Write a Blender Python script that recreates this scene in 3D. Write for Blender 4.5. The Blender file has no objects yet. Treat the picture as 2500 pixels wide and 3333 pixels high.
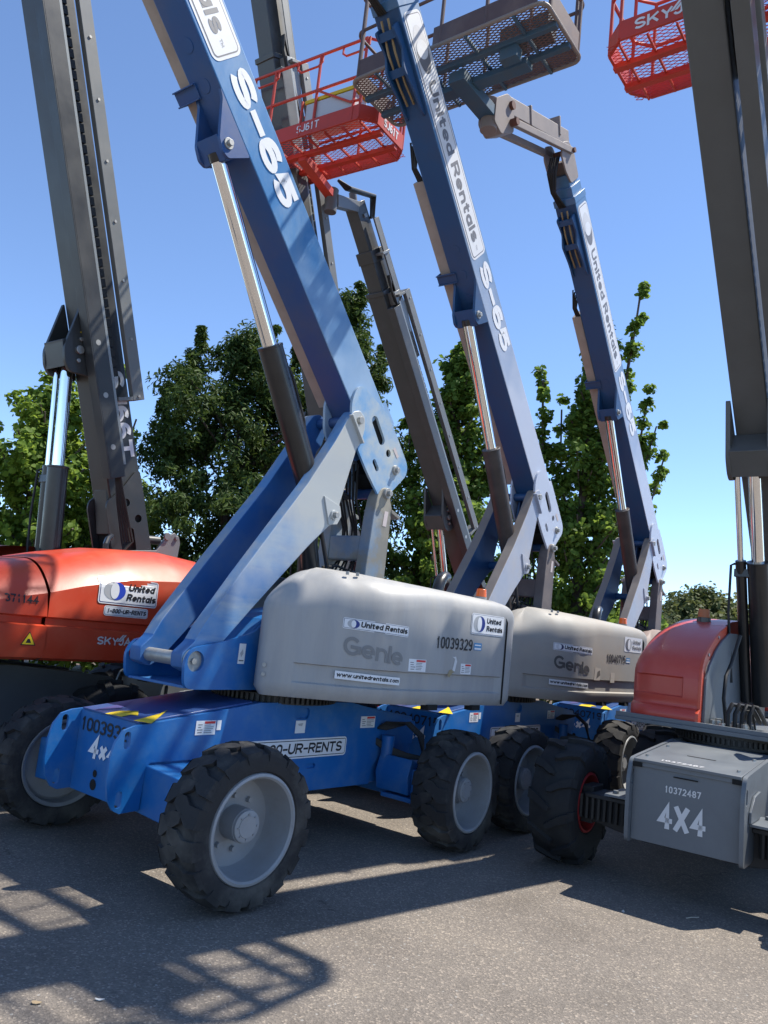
import bpy, bmesh, math, random
import numpy as np
from mathutils import Vector, Matrix
from math import sin, cos, pi, radians as rad
random.seed(7); RNG = np.random.default_rng(11)
S = bpy.context.scene; COL = S.collection
# ------------------------------------------------------------------ camera
cd = bpy.data.cameras.new("camera"); cam = bpy.data.objects.new("camera", cd); COL.objects.link(cam)
cd.sensor_fit = 'VERTICAL'; cd.sensor_height = 36.0; cd.lens = 36.0 * 2582.2 / 3333.0
cd.clip_start = 0.05; cd.clip_end = 3000
PIT, ROL, CH = rad(8.425), rad(6.0447), 1.7915
_f = Vector((0, cos(PIT), sin(PIT))); _u0 = Vector((0, -sin(PIT), cos(PIT))); _r0 = Vector((1, 0, 0))
_r = _r0 * cos(ROL) + _u0 * sin(ROL); _u = -_r0 * sin(ROL) + _u0 * cos(ROL)
cam.matrix_world = Matrix(((_r.x, _u.x, -_f.x, 0), (_r.y, _u.y, -_f.y, 0), (_r.z, _u.z, -_f.z, CH), (0, 0, 0, 1)))
S.camera = cam
# ------------------------------------------------------------------ world, sun, exposure
SUN_AZ, SUN_EL = rad(21.8), rad(59.9)          # azimuth from +X towards +Y
sdir = Vector((cos(SUN_EL) * cos(SUN_AZ), cos(SUN_EL) * sin(SUN_AZ), sin(SUN_EL)))
W = bpy.data.worlds.new("World"); S.world = W; W.use_nodes = True
nt = W.node_tree; bg = nt.nodes["Background"]
sky = nt.nodes.new("ShaderNodeTexSky"); sky.sky_type = 'NISHITA'; sky.sun_disc = False
sky.sun_elevation = SUN_EL; sky.sun_rotation = pi / 2 - SUN_AZ
sky.air_density = 0.9; sky.dust_density = 0.0; sky.ozone_density = 4.0; sky.altitude = 2400
nt.links.new(sky.outputs[0], bg.inputs[0]); bg.inputs[1].default_value = 0.15
sl = bpy.data.lights.new("sun", 'SUN'); so = bpy.data.objects.new("sun", sl); COL.objects.link(so)
sl.energy = 4.2; sl.angle = rad(0.53); sl.color = (1, .945, .85)
so.rotation_euler = sdir.to_track_quat('Z', 'Y').to_euler()
S.view_settings.view_transform = 'Standard'; S.view_settings.look = 'None'
S.view_settings.exposure = 0.85; S.view_settings.gamma = 1.0
S.cycles.max_bounces = 6; S.cycles.diffuse_bounces = 3; S.cycles.glossy_bounces = 3

# ------------------------------------------------------------------ materials
MATS = {}
def mat(name, col, rough=.5, metal=0., dirt=None, amt=0., scale=3., bump=0., spec=.5, coat=0., col2=None, amt2=0., scale2=1.2, stretch=(1, 1, 1), lo2=.42, hi2=.62, roty=0.):
    """painted or bare surface; noise wears it towards 'dirt' and (broad patches) 'col2'"""
    if name in MATS: return MATS[name]
    m = bpy.data.materials.new(name); m.use_nodes = True; n = m.node_tree; L = n.links
    b = n.nodes["Principled BSDF"]
    b.inputs["Roughness"].default_value = rough; b.inputs["Metallic"].default_value = metal
    b.inputs["Specular IOR Level"].default_value = spec
    b.inputs["Coat Weight"].default_value = coat; b.inputs["Coat Roughness"].default_value = .15
    b.inputs["Base Color"].default_value = (*col, 1)
    if dirt or col2 or bump:
        tc = n.nodes.new("ShaderNodeTexCoord"); mp = n.nodes.new("ShaderNodeMapping"); L.new(tc.outputs["Object"], mp.inputs[0])
        mp.inputs["Scale"].default_value = stretch; mp.inputs["Rotation"].default_value = (0, roty, 0)
        cur = None
        def layer(sc, c, a, lo, hi, cur, det=6):
            t = n.nodes.new("ShaderNodeTexNoise"); t.inputs["Scale"].default_value = sc; t.inputs["Detail"].default_value = det
            t.inputs["Roughness"].default_value = .65; L.new(mp.outputs[0], t.inputs["Vector"])
            r = n.nodes.new("ShaderNodeMapRange"); r.inputs["From Min"].default_value = lo; r.inputs["From Max"].default_value = hi
            r.inputs["To Max"].default_value = a; L.new(t.outputs["Fac"], r.inputs["Value"])
            x = n.nodes.new("ShaderNodeMix"); x.data_type = 'RGBA'; L.new(r.outputs[0], x.inputs["Factor"])
            if cur: L.new(cur, x.inputs["A"])
            else: x.inputs["A"].default_value = (*col, 1)
            x.inputs["B"].default_value = (*c, 1); return x.outputs["Result"], t
        t = None
        if col2: cur, t = layer(scale2, col2, amt2, lo2, hi2, cur, 8)
        if dirt: cur, t = layer(scale, dirt, amt, .45, .75, cur)
        if cur: L.new(cur, b.inputs["Base Color"])
        if dirt:
            r2 = n.nodes.new("ShaderNodeMapRange"); r2.inputs["From Min"].default_value = .3; r2.inputs["From Max"].default_value = .75
            r2.inputs["To Min"].default_value = rough * .85; r2.inputs["To Max"].default_value = min(1, rough * 1.35)
            L.new(t.outputs["Fac"], r2.inputs["Value"]); L.new(r2.outputs[0], b.inputs["Roughness"])
        if bump:
            tb = n.nodes.new("ShaderNodeTexNoise"); tb.inputs["Scale"].default_value = 60; tb.inputs["Detail"].default_value = 3
            L.new(mp.outputs[0], tb.inputs["Vector"])
            bp = n.nodes.new("ShaderNodeBump"); bp.inputs["Strength"].default_value = bump; bp.inputs["Distance"].default_value = .004
            L.new(tb.outputs["Fac"], bp.inputs["Height"]); L.new(bp.outputs[0], b.inputs["Normal"])
    MATS[name] = m; return m

def fade_z(m, col, z0, z1, amt):
    """bleached, chalky paint and painted-in sunlit brightness that grow towards the boom's lower end (z0 none, z1 full)"""
    if m.get('faded'): return m
    m['faded'] = 1; n = m.node_tree; L = n.links; b = n.nodes["Principled BSDF"]; src = b.inputs["Base Color"].links[0].from_socket
    tc = n.nodes.new("ShaderNodeTexCoord"); sp = n.nodes.new("ShaderNodeSeparateXYZ"); L.new(tc.outputs["Object"], sp.inputs[0])
    t = n.nodes.new("ShaderNodeTexNoise"); t.inputs["Scale"].default_value = 2.5; t.inputs["Detail"].default_value = 7; L.new(tc.outputs["Object"], t.inputs["Vector"])
    ad = n.nodes.new("ShaderNodeMath"); ad.operation = 'MULTIPLY_ADD'; L.new(t.outputs["Fac"], ad.inputs[0]); ad.inputs[1].default_value = 1.6; L.new(sp.outputs[2], ad.inputs[2])
    r = n.nodes.new("ShaderNodeMapRange"); r.inputs["From Min"].default_value = z0 + .8; r.inputs["From Max"].default_value = z1 + .8; r.inputs["To Max"].default_value = amt; L.new(ad.outputs[0], r.inputs["Value"])
    x = n.nodes.new("ShaderNodeMix"); x.data_type = 'RGBA'; L.new(r.outputs[0], x.inputs["Factor"]); L.new(src, x.inputs["A"]); x.inputs["B"].default_value = (*col, 1); L.new(x.outputs["Result"], b.inputs["Base Color"]); return m
DUST = (.36, .31, .25)
blue = lambda: mat("chassis_blue_paint", (.008, .115, .36), .40, dirt=(.11, .21, .34), amt=.5, scale=5, coat=.12, bump=.05, col2=(.012, .15, .43), amt2=.7)
blueA = lambda: fade_z(mat("boom_blue_worn_sunlit", (.018, .15, .37), .40, dirt=(.30, .38, .42), amt=.45, scale=2.2, coat=.1, col2=(.05, .22, .47), amt2=.7, scale2=.9, stretch=(1, 1, .5)), (.34, .47, .62), 5.2, 4.0, .75)
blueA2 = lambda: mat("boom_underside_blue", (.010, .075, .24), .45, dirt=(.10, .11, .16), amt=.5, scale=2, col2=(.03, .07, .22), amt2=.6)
chalkA = lambda: mat("tail_paint_chalky", (.14, .33, .58), .5, dirt=(.58, .55, .42), amt=.75, scale=2.6, col2=(.36, .47, .58), amt2=.9, scale2=1.6)
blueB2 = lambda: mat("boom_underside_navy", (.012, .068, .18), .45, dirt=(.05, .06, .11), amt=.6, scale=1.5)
blueB = lambda: fade_z(mat("boom_blue_faded_sunlit", (.06, .17, .34), .45, dirt=(.20, .28, .40), amt=.6, scale=1.6, coat=.1, col2=(.10, .22, .38), amt2=.7, scale2=.9), (.50, .54, .63), 6.6, 4.7, .92)
linkA = lambda: fade_z(mat("link_paint_dusty", (.03, .16, .42), .48, dirt=(.34, .40, .44), amt=.75, scale=3.0, col2=(.13, .28, .50), amt2=.8, scale2=2.2, stretch=(.35, 1, 2.0), roty=.95), (.47, .475, .43), 1.7, 2.7, .85)
linkB = lambda: mat("link_paint_faded", (.34, .38, .47), .5, dirt=(.46, .43, .39), amt=.6, scale=2.5, col2=(.42, .44, .50), amt2=.7)
coverA = lambda: mat("engine_cover_grey", (.34, .338, .332), .5, dirt=(.44, .40, .34), amt=.5, scale=1.5, bump=.12, col2=(.27, .27, .268), amt2=.7, stretch=(3, 3, .5))
coverB = lambda: mat("engine_cover_dusty", (.33, .315, .285), .6, dirt=(.40, .33, .26), amt=.75, scale=1.1, bump=.12, col2=(.27, .26, .24), amt2=.7)
rubber = lambda: mat("tyre_rubber", (.026, .026, .027), .8, dirt=(.12, .113, .10), amt=.8, scale=3.5, bump=.35, spec=.3)
rubberS = lambda: mat("tyre_rubber_old", (.016, .017, .019), .8, dirt=(.05, .05, .045), amt=.6, scale=4, bump=.35, spec=.3)
rimgrey = lambda: mat("rim_grey_paint", (.27, .28, .29), .48, dirt=(.20, .19, .17), amt=.5, scale=4, coat=.1)
rimred = lambda: mat("rim_red_paint", (.30, .018, .02), .5, dirt=(.10, .02, .02), amt=.5, scale=4)
steel = lambda: mat("bare_steel", (.42, .42, .41), .38, metal=.9, dirt=(.25, .2, .15), amt=.5, scale=9)
galv = lambda: mat("pin_steel", (.40, .40, .38), .5, metal=.6, dirt=(.2, .17, .13), amt=.5, scale=8)
chrome = lambda: mat("chrome_rod", (.86, .85, .83), .07, metal=1.)
black = lambda: mat("black_paint", (.012, .012, .013), .33, coat=.3, dirt=(.05, .045, .04), amt=.4, scale=3)
rod_brown = lambda: mat("cylinder_brown_black", (.045, .036, .032), .45, dirt=(.12, .09, .075), amt=.6, scale=3)
hose = lambda: mat("hose_black", (.012, .012, .012), .6)
tray = lambda: mat("cable_tray_dusty", (.36, .30, .255), .6, dirt=(.22, .17, .14), amt=.5, scale=4)
skygrey = lambda: mat("dark_grey_paint", (.050, .053, .055), .42, dirt=(.10, .102, .10), amt=.5, scale=2.2, coat=.15, bump=.04)
skygreyA = lambda: mat("charcoal_paint", (.026, .029, .031), .42, dirt=(.06, .064, .065), amt=.5, scale=2.2, coat=.15, bump=.04)
skygreyR = lambda: mat("warm_grey_paint", (.085, .085, .082), .45, dirt=(.12, .12, .115), amt=.5, scale=2.0, coat=.1, bump=.04)
skygrey2 = lambda: mat("chassis_grey_paint", (.115, .13, .145), .45, dirt=(.16, .175, .185), amt=.6, scale=2.5, bump=.06, coat=.1)
skyred = lambda: mat("hood_red", (.55, .055, .018), .40, dirt=(.60, .15, .07), amt=.6, scale=1.3, coat=.15, bump=.06)
skyred2 = lambda: mat("hood_red_dark", (.50, .050, .030), .42, dirt=(.56, .13, .085), amt=.55, scale=1.4, coat=.2, bump=.06)
platred = lambda: mat("platform_red", (.60, .055, .028), .42, dirt=(.30, .06, .05), amt=.5, scale=3)
platbrown = lambda: mat("platform_rusty", (.115, .075, .07), .6, dirt=(.22, .16, .14), amt=.6, scale=4)
blueframe = lambda: mat("platform_blue_frame", (.05, .11, .17), .55, dirt=(.12, .12, .12), amt=.6, scale=3)
jibgrey = lambda: mat("jib_dusty", (.22, .185, .17), .6, dirt=(.32, .27, .25), amt=.6, scale=3)
white = lambda: mat("white_vinyl", (.74, .75, .76), .45, dirt=(.55, .55, .54), amt=.4, scale=7)
whitetext = lambda: mat("white_lettering", (.78, .79, .80), .45)
inkblack = lambda: mat("black_lettering", (.014, .015, .018), .5)
inkgrey = lambda: mat("grey_lettering", (.17, .17, .18), .5)
inkblue = lambda: mat("blue_logo", (.012, .03, .20), .45)
inknavy = lambda: mat("navy_logo", (.02, .03, .10), .5)
greylogo = lambda: mat("grey_logo", (.40, .41, .42), .5)
palegrey = lambda: mat("silver_logo", (.62, .62, .62), .5)
yellow = lambda: mat("yellow_decal", (.72, .52, .02), .5)
orange = lambda: mat("orange_lens", (.85, .15, .015), .3, coat=.3)
orange2 = lambda: mat("orange_lens_dusty", (.42, .12, .03), .5, dirt=(.35, .25, .16), amt=.6)
cyan = lambda: mat("blue_sticker", (.05, .22, .45), .5)
redink = lambda: mat("red_sticker", (.60, .03, .03), .5)
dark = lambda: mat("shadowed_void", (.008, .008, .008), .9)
violet = lambda: mat("violet_stain", (.07, .065, .20), .5)

# ------------------------------------------------------------------ mesh builder
class MB:
    def __init__(s): s.v = []; s.f = []; s.m = []; s.mi = 0
    def add(s, vs, fs):
        o = len(s.v); s.v += [tuple(map(float, p)) for p in vs]
        for f in fs: s.f.append([i + o for i in f]); s.m.append(s.mi)
        return s
    def box(s, x0, x1, y0, y1, z0, z1):
        return s.add([(x, y, z) for x in (x0, x1) for y in (y0, y1) for z in (z0, z1)],
                     [(0, 1, 3, 2), (4, 6, 7, 5), (0, 4, 5, 1), (2, 3, 7, 6), (0, 2, 6, 4), (1, 5, 7, 3)])
    def beam(s, p, q, w, h, up=(0, 0, 1)):
        """box from p to q, w wide (sideways) and h tall (along up)"""
        p, q = Vector(p), Vector(q); d = (q - p).normalized(); sd = d.cross(Vector(up)); sd.normalize(); u = sd.cross(d)
        a = sd * w / 2; b = u * h / 2
        vs = [p - a - b, p + a - b, p + a + b, p - a + b, q - a - b, q + a - b, q + a + b, q - a + b]
        return s.add(vs, [(3, 2, 1, 0), (4, 5, 6, 7), (0, 1, 5, 4), (1, 2, 6, 5), (2, 3, 7, 6), (3, 0, 4, 7)])
    def prism(s, pts, y0, y1, fr=None):
        """outline (a,b) extruded along local y; fr maps (a,y,b)"""
        fr = fr or (lambda a, y, b: (a, y, b)); n = len(pts)
        vs = [fr(a, y0, b) for a, b in pts] + [fr(a, y1, b) for a, b in pts]
        ar = sum(pts[i][0] * pts[(i + 1) % n][1] - pts[(i + 1) % n][0] * pts[i][1] for i in range(n))
        f0 = list(range(n)); f1 = list(range(n, 2 * n))
        sd = [(i, (i + 1) % n, n + (i + 1) % n, n + i) for i in range(n)]
        if (ar > 0): f1 = f1[::-1]; sd = [t[::-1] for t in sd]; f0, f1 = f0, f1
        else: f0 = f0[::-1]
        return s.add(vs, [f0[::-1] if False else f0, f1] + sd)
    def cyl(s, p, q, r, r2=None, n=20, cap=True):
        p, q = Vector(p), Vector(q); r2 = r if r2 is None else r2; d = (q - p).normalized()
        a = d.orthogonal().normalized(); b = d.cross(a)
        A = [p + (a * cos(t) + b * sin(t)) * r for t in [2 * pi * i / n for i in range(n)]]
        B = [q + (a * cos(t) + b * sin(t)) * r2 for t in [2 * pi * i / n for i in range(n)]]
        fs = [(i, (i + 1) % n, n + (i + 1) % n, n + i) for i in range(n)]
        if cap: fs += [tuple(range(n))[::-1], tuple(range(n, 2 * n))]
        return s.add(A + B, fs)
    def tube(s, path, r, n=8, closed=False):
        P = [Vector(p) for p in path]; m = len(P); rings = []; a = None
        for i in range(m):
            if closed: d = P[(i + 1) % m] - P[i - 1]
            else: d = P[min(i + 1, m - 1)] - P[max(i - 1, 0)]
            d.normalize()
            a = d.orthogonal() if a is None else a - d * a.dot(d)
            a.normalize(); b = d.cross(a)
            rings.append([P[i] + (a * cos(2 * pi * k / n) + b * sin(2 * pi * k / n)) * r for k in range(n)])
        vs = [p for R in rings for p in R]; fs = []
        for i in range(m if closed else m - 1):
            j = (i + 1) % m
            for k in range(n): fs.append((i * n + k, i * n + (k + 1) % n, j * n + (k + 1) % n, j * n + k))
        if not closed: fs += [tuple(range(n))[::-1], tuple(range((m - 1) * n, m * n))]
        return s.add(vs, fs)
    def lathe(s, prof, n=48):
        """profile (r, y) turned about the local y axis, as closed loop of r,y"""
        k = len(prof); vs = [(r * cos(2 * pi * i / n), y, r * sin(2 * pi * i / n)) for i in range(n) for r, y in prof]
        fs = []
        for i in range(n):
            j = (i + 1) % n
            for a in range(k - 1): fs.append((i * k + a, j * k + a, j * k + a + 1, i * k + a + 1))
        return s.add(vs, fs)
    def grid(s, rows, closed=False):
        k = len(rows[0]); vs = [p for R in rows for p in R]; fs = []
        for i in range(len(rows) - 1):
            for a in range(k if closed else k - 1):
                b = (a + 1) % k; fs.append((i * k + a, i * k + b, (i + 1) * k + b, (i + 1) * k + a))
        return s.add(vs, fs)
    def build(s, name, mats, parent=None, smooth=35, bevel=0., label=None, rot=0., weld=False, fix=False):
        me = bpy.data.meshes.new(name)
        V = s.v
        if rot: c, t = cos(rot), sin(rot); V = [(c * x - t * y, t * x + c * y, z) for x, y, z in V]
        me.from_pydata(V, [], s.f); mats = mats if isinstance(mats, (list, tuple)) else [mats]
        for m in mats: me.materials.append(m)
        if len(mats) > 1: me.polygons.foreach_set("material_index", np.array(s.m, dtype=np.int32))
        if weld or fix:
            bm = bmesh.new(); bm.from_mesh(me)
            if weld: bmesh.ops.remove_doubles(bm, verts=bm.verts, dist=1e-5)
            bmesh.ops.recalc_face_normals(bm, faces=bm.faces); bm.to_mesh(me); bm.free()
        if smooth: me.shade_smooth(); me.set_sharp_from_angle(angle=rad(smooth))
        o = bpy.data.objects.new(name, me); COL.objects.link(o)
        if parent: o.parent = parent
        if bevel:
            b = o.modifiers.new("bevel", 'BEVEL'); b.width = bevel; b.segments = 2; b.limit_method = 'ANGLE'; b.angle_limit = rad(40)
            b.harden_normals = False
        if label: o['label'] = label
        return o

def curve_mesh(cu):
    o = bpy.data.objects.new("tmp", cu); COL.objects.link(o)
    dg = bpy.context.evaluated_depsgraph_get(); me = bpy.data.meshes.new_from_object(o.evaluated_get(dg))
    v = [tuple(p.co) for p in me.vertices]; f = [list(p.vertices) for p in me.polygons]
    bpy.data.objects.remove(o); bpy.data.meshes.remove(me); bpy.data.curves.remove(cu); return v, f
def arc(cx, cy, rx, ry, a0, a1, n=12):
    n = max(3, int(abs(a1 - a0) / 18)); return [(cx + rx * cos(rad(a0 + (a1 - a0) * i / n)), cy + ry * sin(rad(a0 + (a1 - a0) * i / n))) for i in range(n + 1)]
def _glyph(c, w):
    """centre-line strokes of a letter: width w, y from 0 to 1 (x-height for small letters); 'c' marks a closed loop"""
    h = w / 2; A = 1.40
    o = lambda cx, cy, rx, ry: arc(cx, cy, rx, ry, 0, 342) + ['c']
    G = {'U': [[(0, 1)] + arc(h, h * .95, h, h * .95, 180, 360) + [(w, 1)]], 'R': [[(0, 0), (0, 1)], [(0, 1), (w * .55, 1)] + arc(w * .55, .74, w * .43, .26, 90, -90)[1:] + [(0, .48)], [(w * .5, .48), (w, 0)]],
         'E': [[(w * .95, 1), (0, 1), (0, 0), (w, 0)], [(0, .52), (w * .85, .52)]], 'N': [[(0, 0), (0, 1)], [(0, 1), (w, 0)], [(w, 0), (w, 1)]], 'T': [[(0, 1), (w, 1)], [(h, 1), (h, 0)]],
         'S': [arc(h, .745, h * .96, .255, 18, 270) + arc(h, .245, h, .245, 90, -160)[1:]], 'G': [arc(h, .5, h, .5, 42, 330), [(w * .5, .45), (w, .45), (w, .05)]], 'K': [[(0, 0), (0, 1)], [(w, 1), (.05, .38)], [(w * .38, .62), (w, 0)]],
         'Y': [[(0, 1), (h, .42)], [(w, 1), (h, .42), (h, 0)]], 'J': [[(w, 1), (w, h)] + arc(h, h, h, h, 0, -170)[1:]], 'A': [[(0, 0), (h, 1), (w, 0)], [(w * .2, .30), (w * .8, .30)]], 'C': [arc(h, .5, h, .5, 42, 318)], 'X': [[(0, 0), (w, 1)], [(0, 1), (w, 0)]], 'M': [[(0, 0), (0, 1), (h, .2), (w, 1), (w, 0)]],
         '0': [[(0, .3), (0, .7)] + arc(h, .7, h, .3, 180, 0)[1:] + [(w, .3)] + arc(h, .3, h, .3, 0, -180)[1:-1] + ['c']], '1': [[(h, 0), (h, 1)], [(h, 1), (h * .3, .76)]], '2': [arc(h, .70, h, .30, 165, -25) + [(0, 0), (w, 0)]], '3': [arc(h, .745, h * .95, .255, 160, -90), arc(h, .245, h, .245, 90, -160)],
         '4': [[(w * .74, 0), (w * .74, 1), (0, .30), (w * 1.05, .30)]], '5': [[(w * .92, 1), (w * .10, 1), (0, .50)] + arc(h, .325, h, .325, 140, -155)], '6': [o(h, .285, h, .285), arc(h, .60, h, .40, 48, 180) + [(0, .28)]], '7': [[(0, 1), (w, 1), (w * .36, 0)]], '8': [o(h, .75, h * .9, .25), o(h, .25, h, .25)], '9': [o(h, .715, h, .285), arc(h, .40, h, .40, -132, 0) + [(w, .72)]],
         '-': [[(0, .46), (w, .46)]], 'n': [[(0, 0), (0, 1)], [(0, .5)] + arc(h, .58, h, .42, 180, 0) + [(w, 0)]], 'i': [[(0, 0), (0, 1)], [(0, 1.27), (0, A)]], 't': [[(w * .38, 1.32), (w * .38, .2)] + arc(w * .78, .2, w * .40, .2, 180, 280)[1:], [(0, .97), (w, .97)]], 'e': [arc(h, .5, h, .5, 0, 318), [(0, .47), (w, .47)]],
         'd': [o(h, .5, h, .5), [(w, 0), (w, A)]], 'a': [o(h, .5, h, .5), [(w, 0), (w, 1)]], 'l': [[(0, 0), (0, A)]], 's': [arc(h, .745, h * .94, .255, 20, 270) + arc(h, .245, h, .245, 90, -160)[1:]], 'w': [[(0, 1), (w * .26, 0), (h, .9), (w * .74, 0), (w, 1)]], 'u': [[(0, 1), (0, .42)] + arc(h, .42, h, .42, 180, 360)[1:], [(w, 0), (w, 1)]], 'r': [[(0, 0), (0, 1)], [(0, .5)] + arc(w * .9, .55, w * .9, .45, 180, 80)],
         'c': [arc(h, .5, h, .5, 45, 315)], 'o': [o(h, .5, h, .5)], 'm': [[(0, 0), (0, 1)], [(0, .5)] + arc(w * .25, .6, w * .25, .4, 180, 0) + [(h, 0)], [(h, .5)] + arc(w * .75, .6, w * .25, .4, 180, 0) + [(w, 0)]], 'x': [[(0, 0), (w, 1)], [(0, 1), (w, 0)]], '.': [[(0, -.06), (0, .10)]]}
    return G.get(c, [])
_GW = dict(zip("URENTSGKYJACXM0123456789-nitedalswurcomx.", (.62, .62, .5, .62, .6, .58, .66, .62, .62, .46, .7, .62, .62, .8, .5, .42, .52, .52, .58, .52, .52, .52, .54, .52, .36, .46, 0, .34, .48, .48, .46, 0, .44, .82, .46, .26, .44, .48, .78, .50, 0)))
def text2d(t, h, wt=.19, shear=0., xs=1., gap=1.):
    """bold sans lettering, cap height h -> list of stroke pieces (verts, faces) and total width"""
    pieces = []; x = 0.
    for c in t:
        if c == ' ': x += .34 * xs; continue
        w = _GW.get(c, .5) * xs; low = c in "nitedalswurcomx."; H = .735 if low else 1.; hw = wt / 2
        for st in _glyph(c, w):
            closed = st[-1] == 'c'; P = [Vector((a, b)) for a, b in (st[:-1] if closed else st)]
            P = [Vector((p.x, hw + p.y * (H - 2 * hw))) for p in P]
            for i in range(len(P) - 1, 0, -1):
                if (P[i] - P[i - 1]).length < 1e-4: del P[i]
            n = len(P); L = []; Rr = []
            for i in range(n):
                if closed: d0, d1 = P[i] - P[i - 1], P[(i + 1) % n] - P[i]
                else: d0 = P[i] - P[i - 1] if i else P[1] - P[0]; d1 = P[i + 1] - P[i] if i < n - 1 else P[-1] - P[-2]
                d0.normalize(); d1.normalize(); n0, n1 = Vector((-d0.y, d0.x)), Vector((-d1.y, d1.x)); m = (n0 + n1); l = m.length
                m = n0 if l < .3 else m / l; k = hw / max(.42, m.dot(n1)); q = P[i].copy()
                if not closed and i in (0, n - 1) and abs(d0.y) > .8 and abs(d0.x) < .5: q = q + (d0 if i else -d0) * (hw if (abs(q.y - hw) < 1e-3 or abs(q.y - (H - hw)) < 1e-3 or q.y > H) else 0)
                if not closed and i in (0, n - 1) and abs(d0.y) < .05: q = q + (d0 if i else -d0) * (hw * .9)
                L.append(q + m * k); Rr.append(q - m * k)
            v = [((x + hw + a.x + a.y * shear) * h, a.y * h) for a in L + Rr]
            f = [(i, (i + 1) % n, n + (i + 1) % n, n + i) for i in range(n if closed else n - 1)]
            pieces.append((v, f))
        x += w + wt + .085 * gap * (1 if wt < .22 else .7)
    return pieces, (x - .085 * gap + .0) * h
def plate(outline, holes, y0, y1, fr=None):
    """plate with holes as MB; outline in (a,b), thickness from y0 to y1"""
    cu = bpy.data.curves.new("p", 'CURVE'); cu.dimensions = '2D'; cu.fill_mode = 'BOTH'
    for loop in [outline] + holes:
        sp = cu.splines.new('POLY'); sp.points.add(len(loop) - 1); sp.use_cyclic_u = True
        for i, p in enumerate(loop): sp.points[i].co = (p[0], p[1], 0, 1)
    cu.extrude = (y1 - y0) / 2
    v, f = curve_mesh(cu); fr = fr or (lambda a, y, b: (a, y, b)); yc = (y0 + y1) / 2
    return [fr(a, yc + z, b) for a, b, z in v], f
def circ(cx, cy, r, n=20, r2=None, a0=0):
    return [(cx + r * cos(a0 + 2 * pi * i / n), cy + (r2 or r) * sin(a0 + 2 * pi * i / n)) for i in range(n)]
def slot(ax, ay, bx, by, r, n=8):
    a = math.atan2(by - ay, bx - ax); o = []
    for i in range(n + 1): t = a + pi / 2 + pi * i / n; o.append((ax + r * cos(t), ay + r * sin(t)))
    for i in range(n + 1): t = a - pi / 2 + pi * i / n; o.append((bx + r * cos(t), by + r * sin(t)))
    return o
def rrect(x0, y0, x1, y1, r, n=5):
    o = []
    for cx, cy, a in ((x1 - r, y1 - r, 0), (x0 + r, y1 - r, 90), (x0 + r, y0 + r, 180), (x1 - r, y0 + r, 270)):
        o += [(cx + r * cos(rad(a + 90 * i / n)), cy + r * sin(rad(a + 90 * i / n))) for i in range(n + 1)]
    return o
def roundpoly(pts, r, n=4):
    """round the corners of a polygon"""
    o = []; k = len(pts)
    for i in range(k):
        p, a, b = Vector(pts[i]), Vector(pts[i - 1]), Vector(pts[(i + 1) % k]); da, db = a - p, b - p
        q = min(r, da.length * .45, db.length * .45); s, e = p + da.normalized() * q, p + db.normalized() * q
        for j in range(n + 1):
            t = j / n; x = s * (1 - t) ** 2 + p * 2 * t * (1 - t) + e * t * t; o.append((x.x, x.y))
    return o

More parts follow.
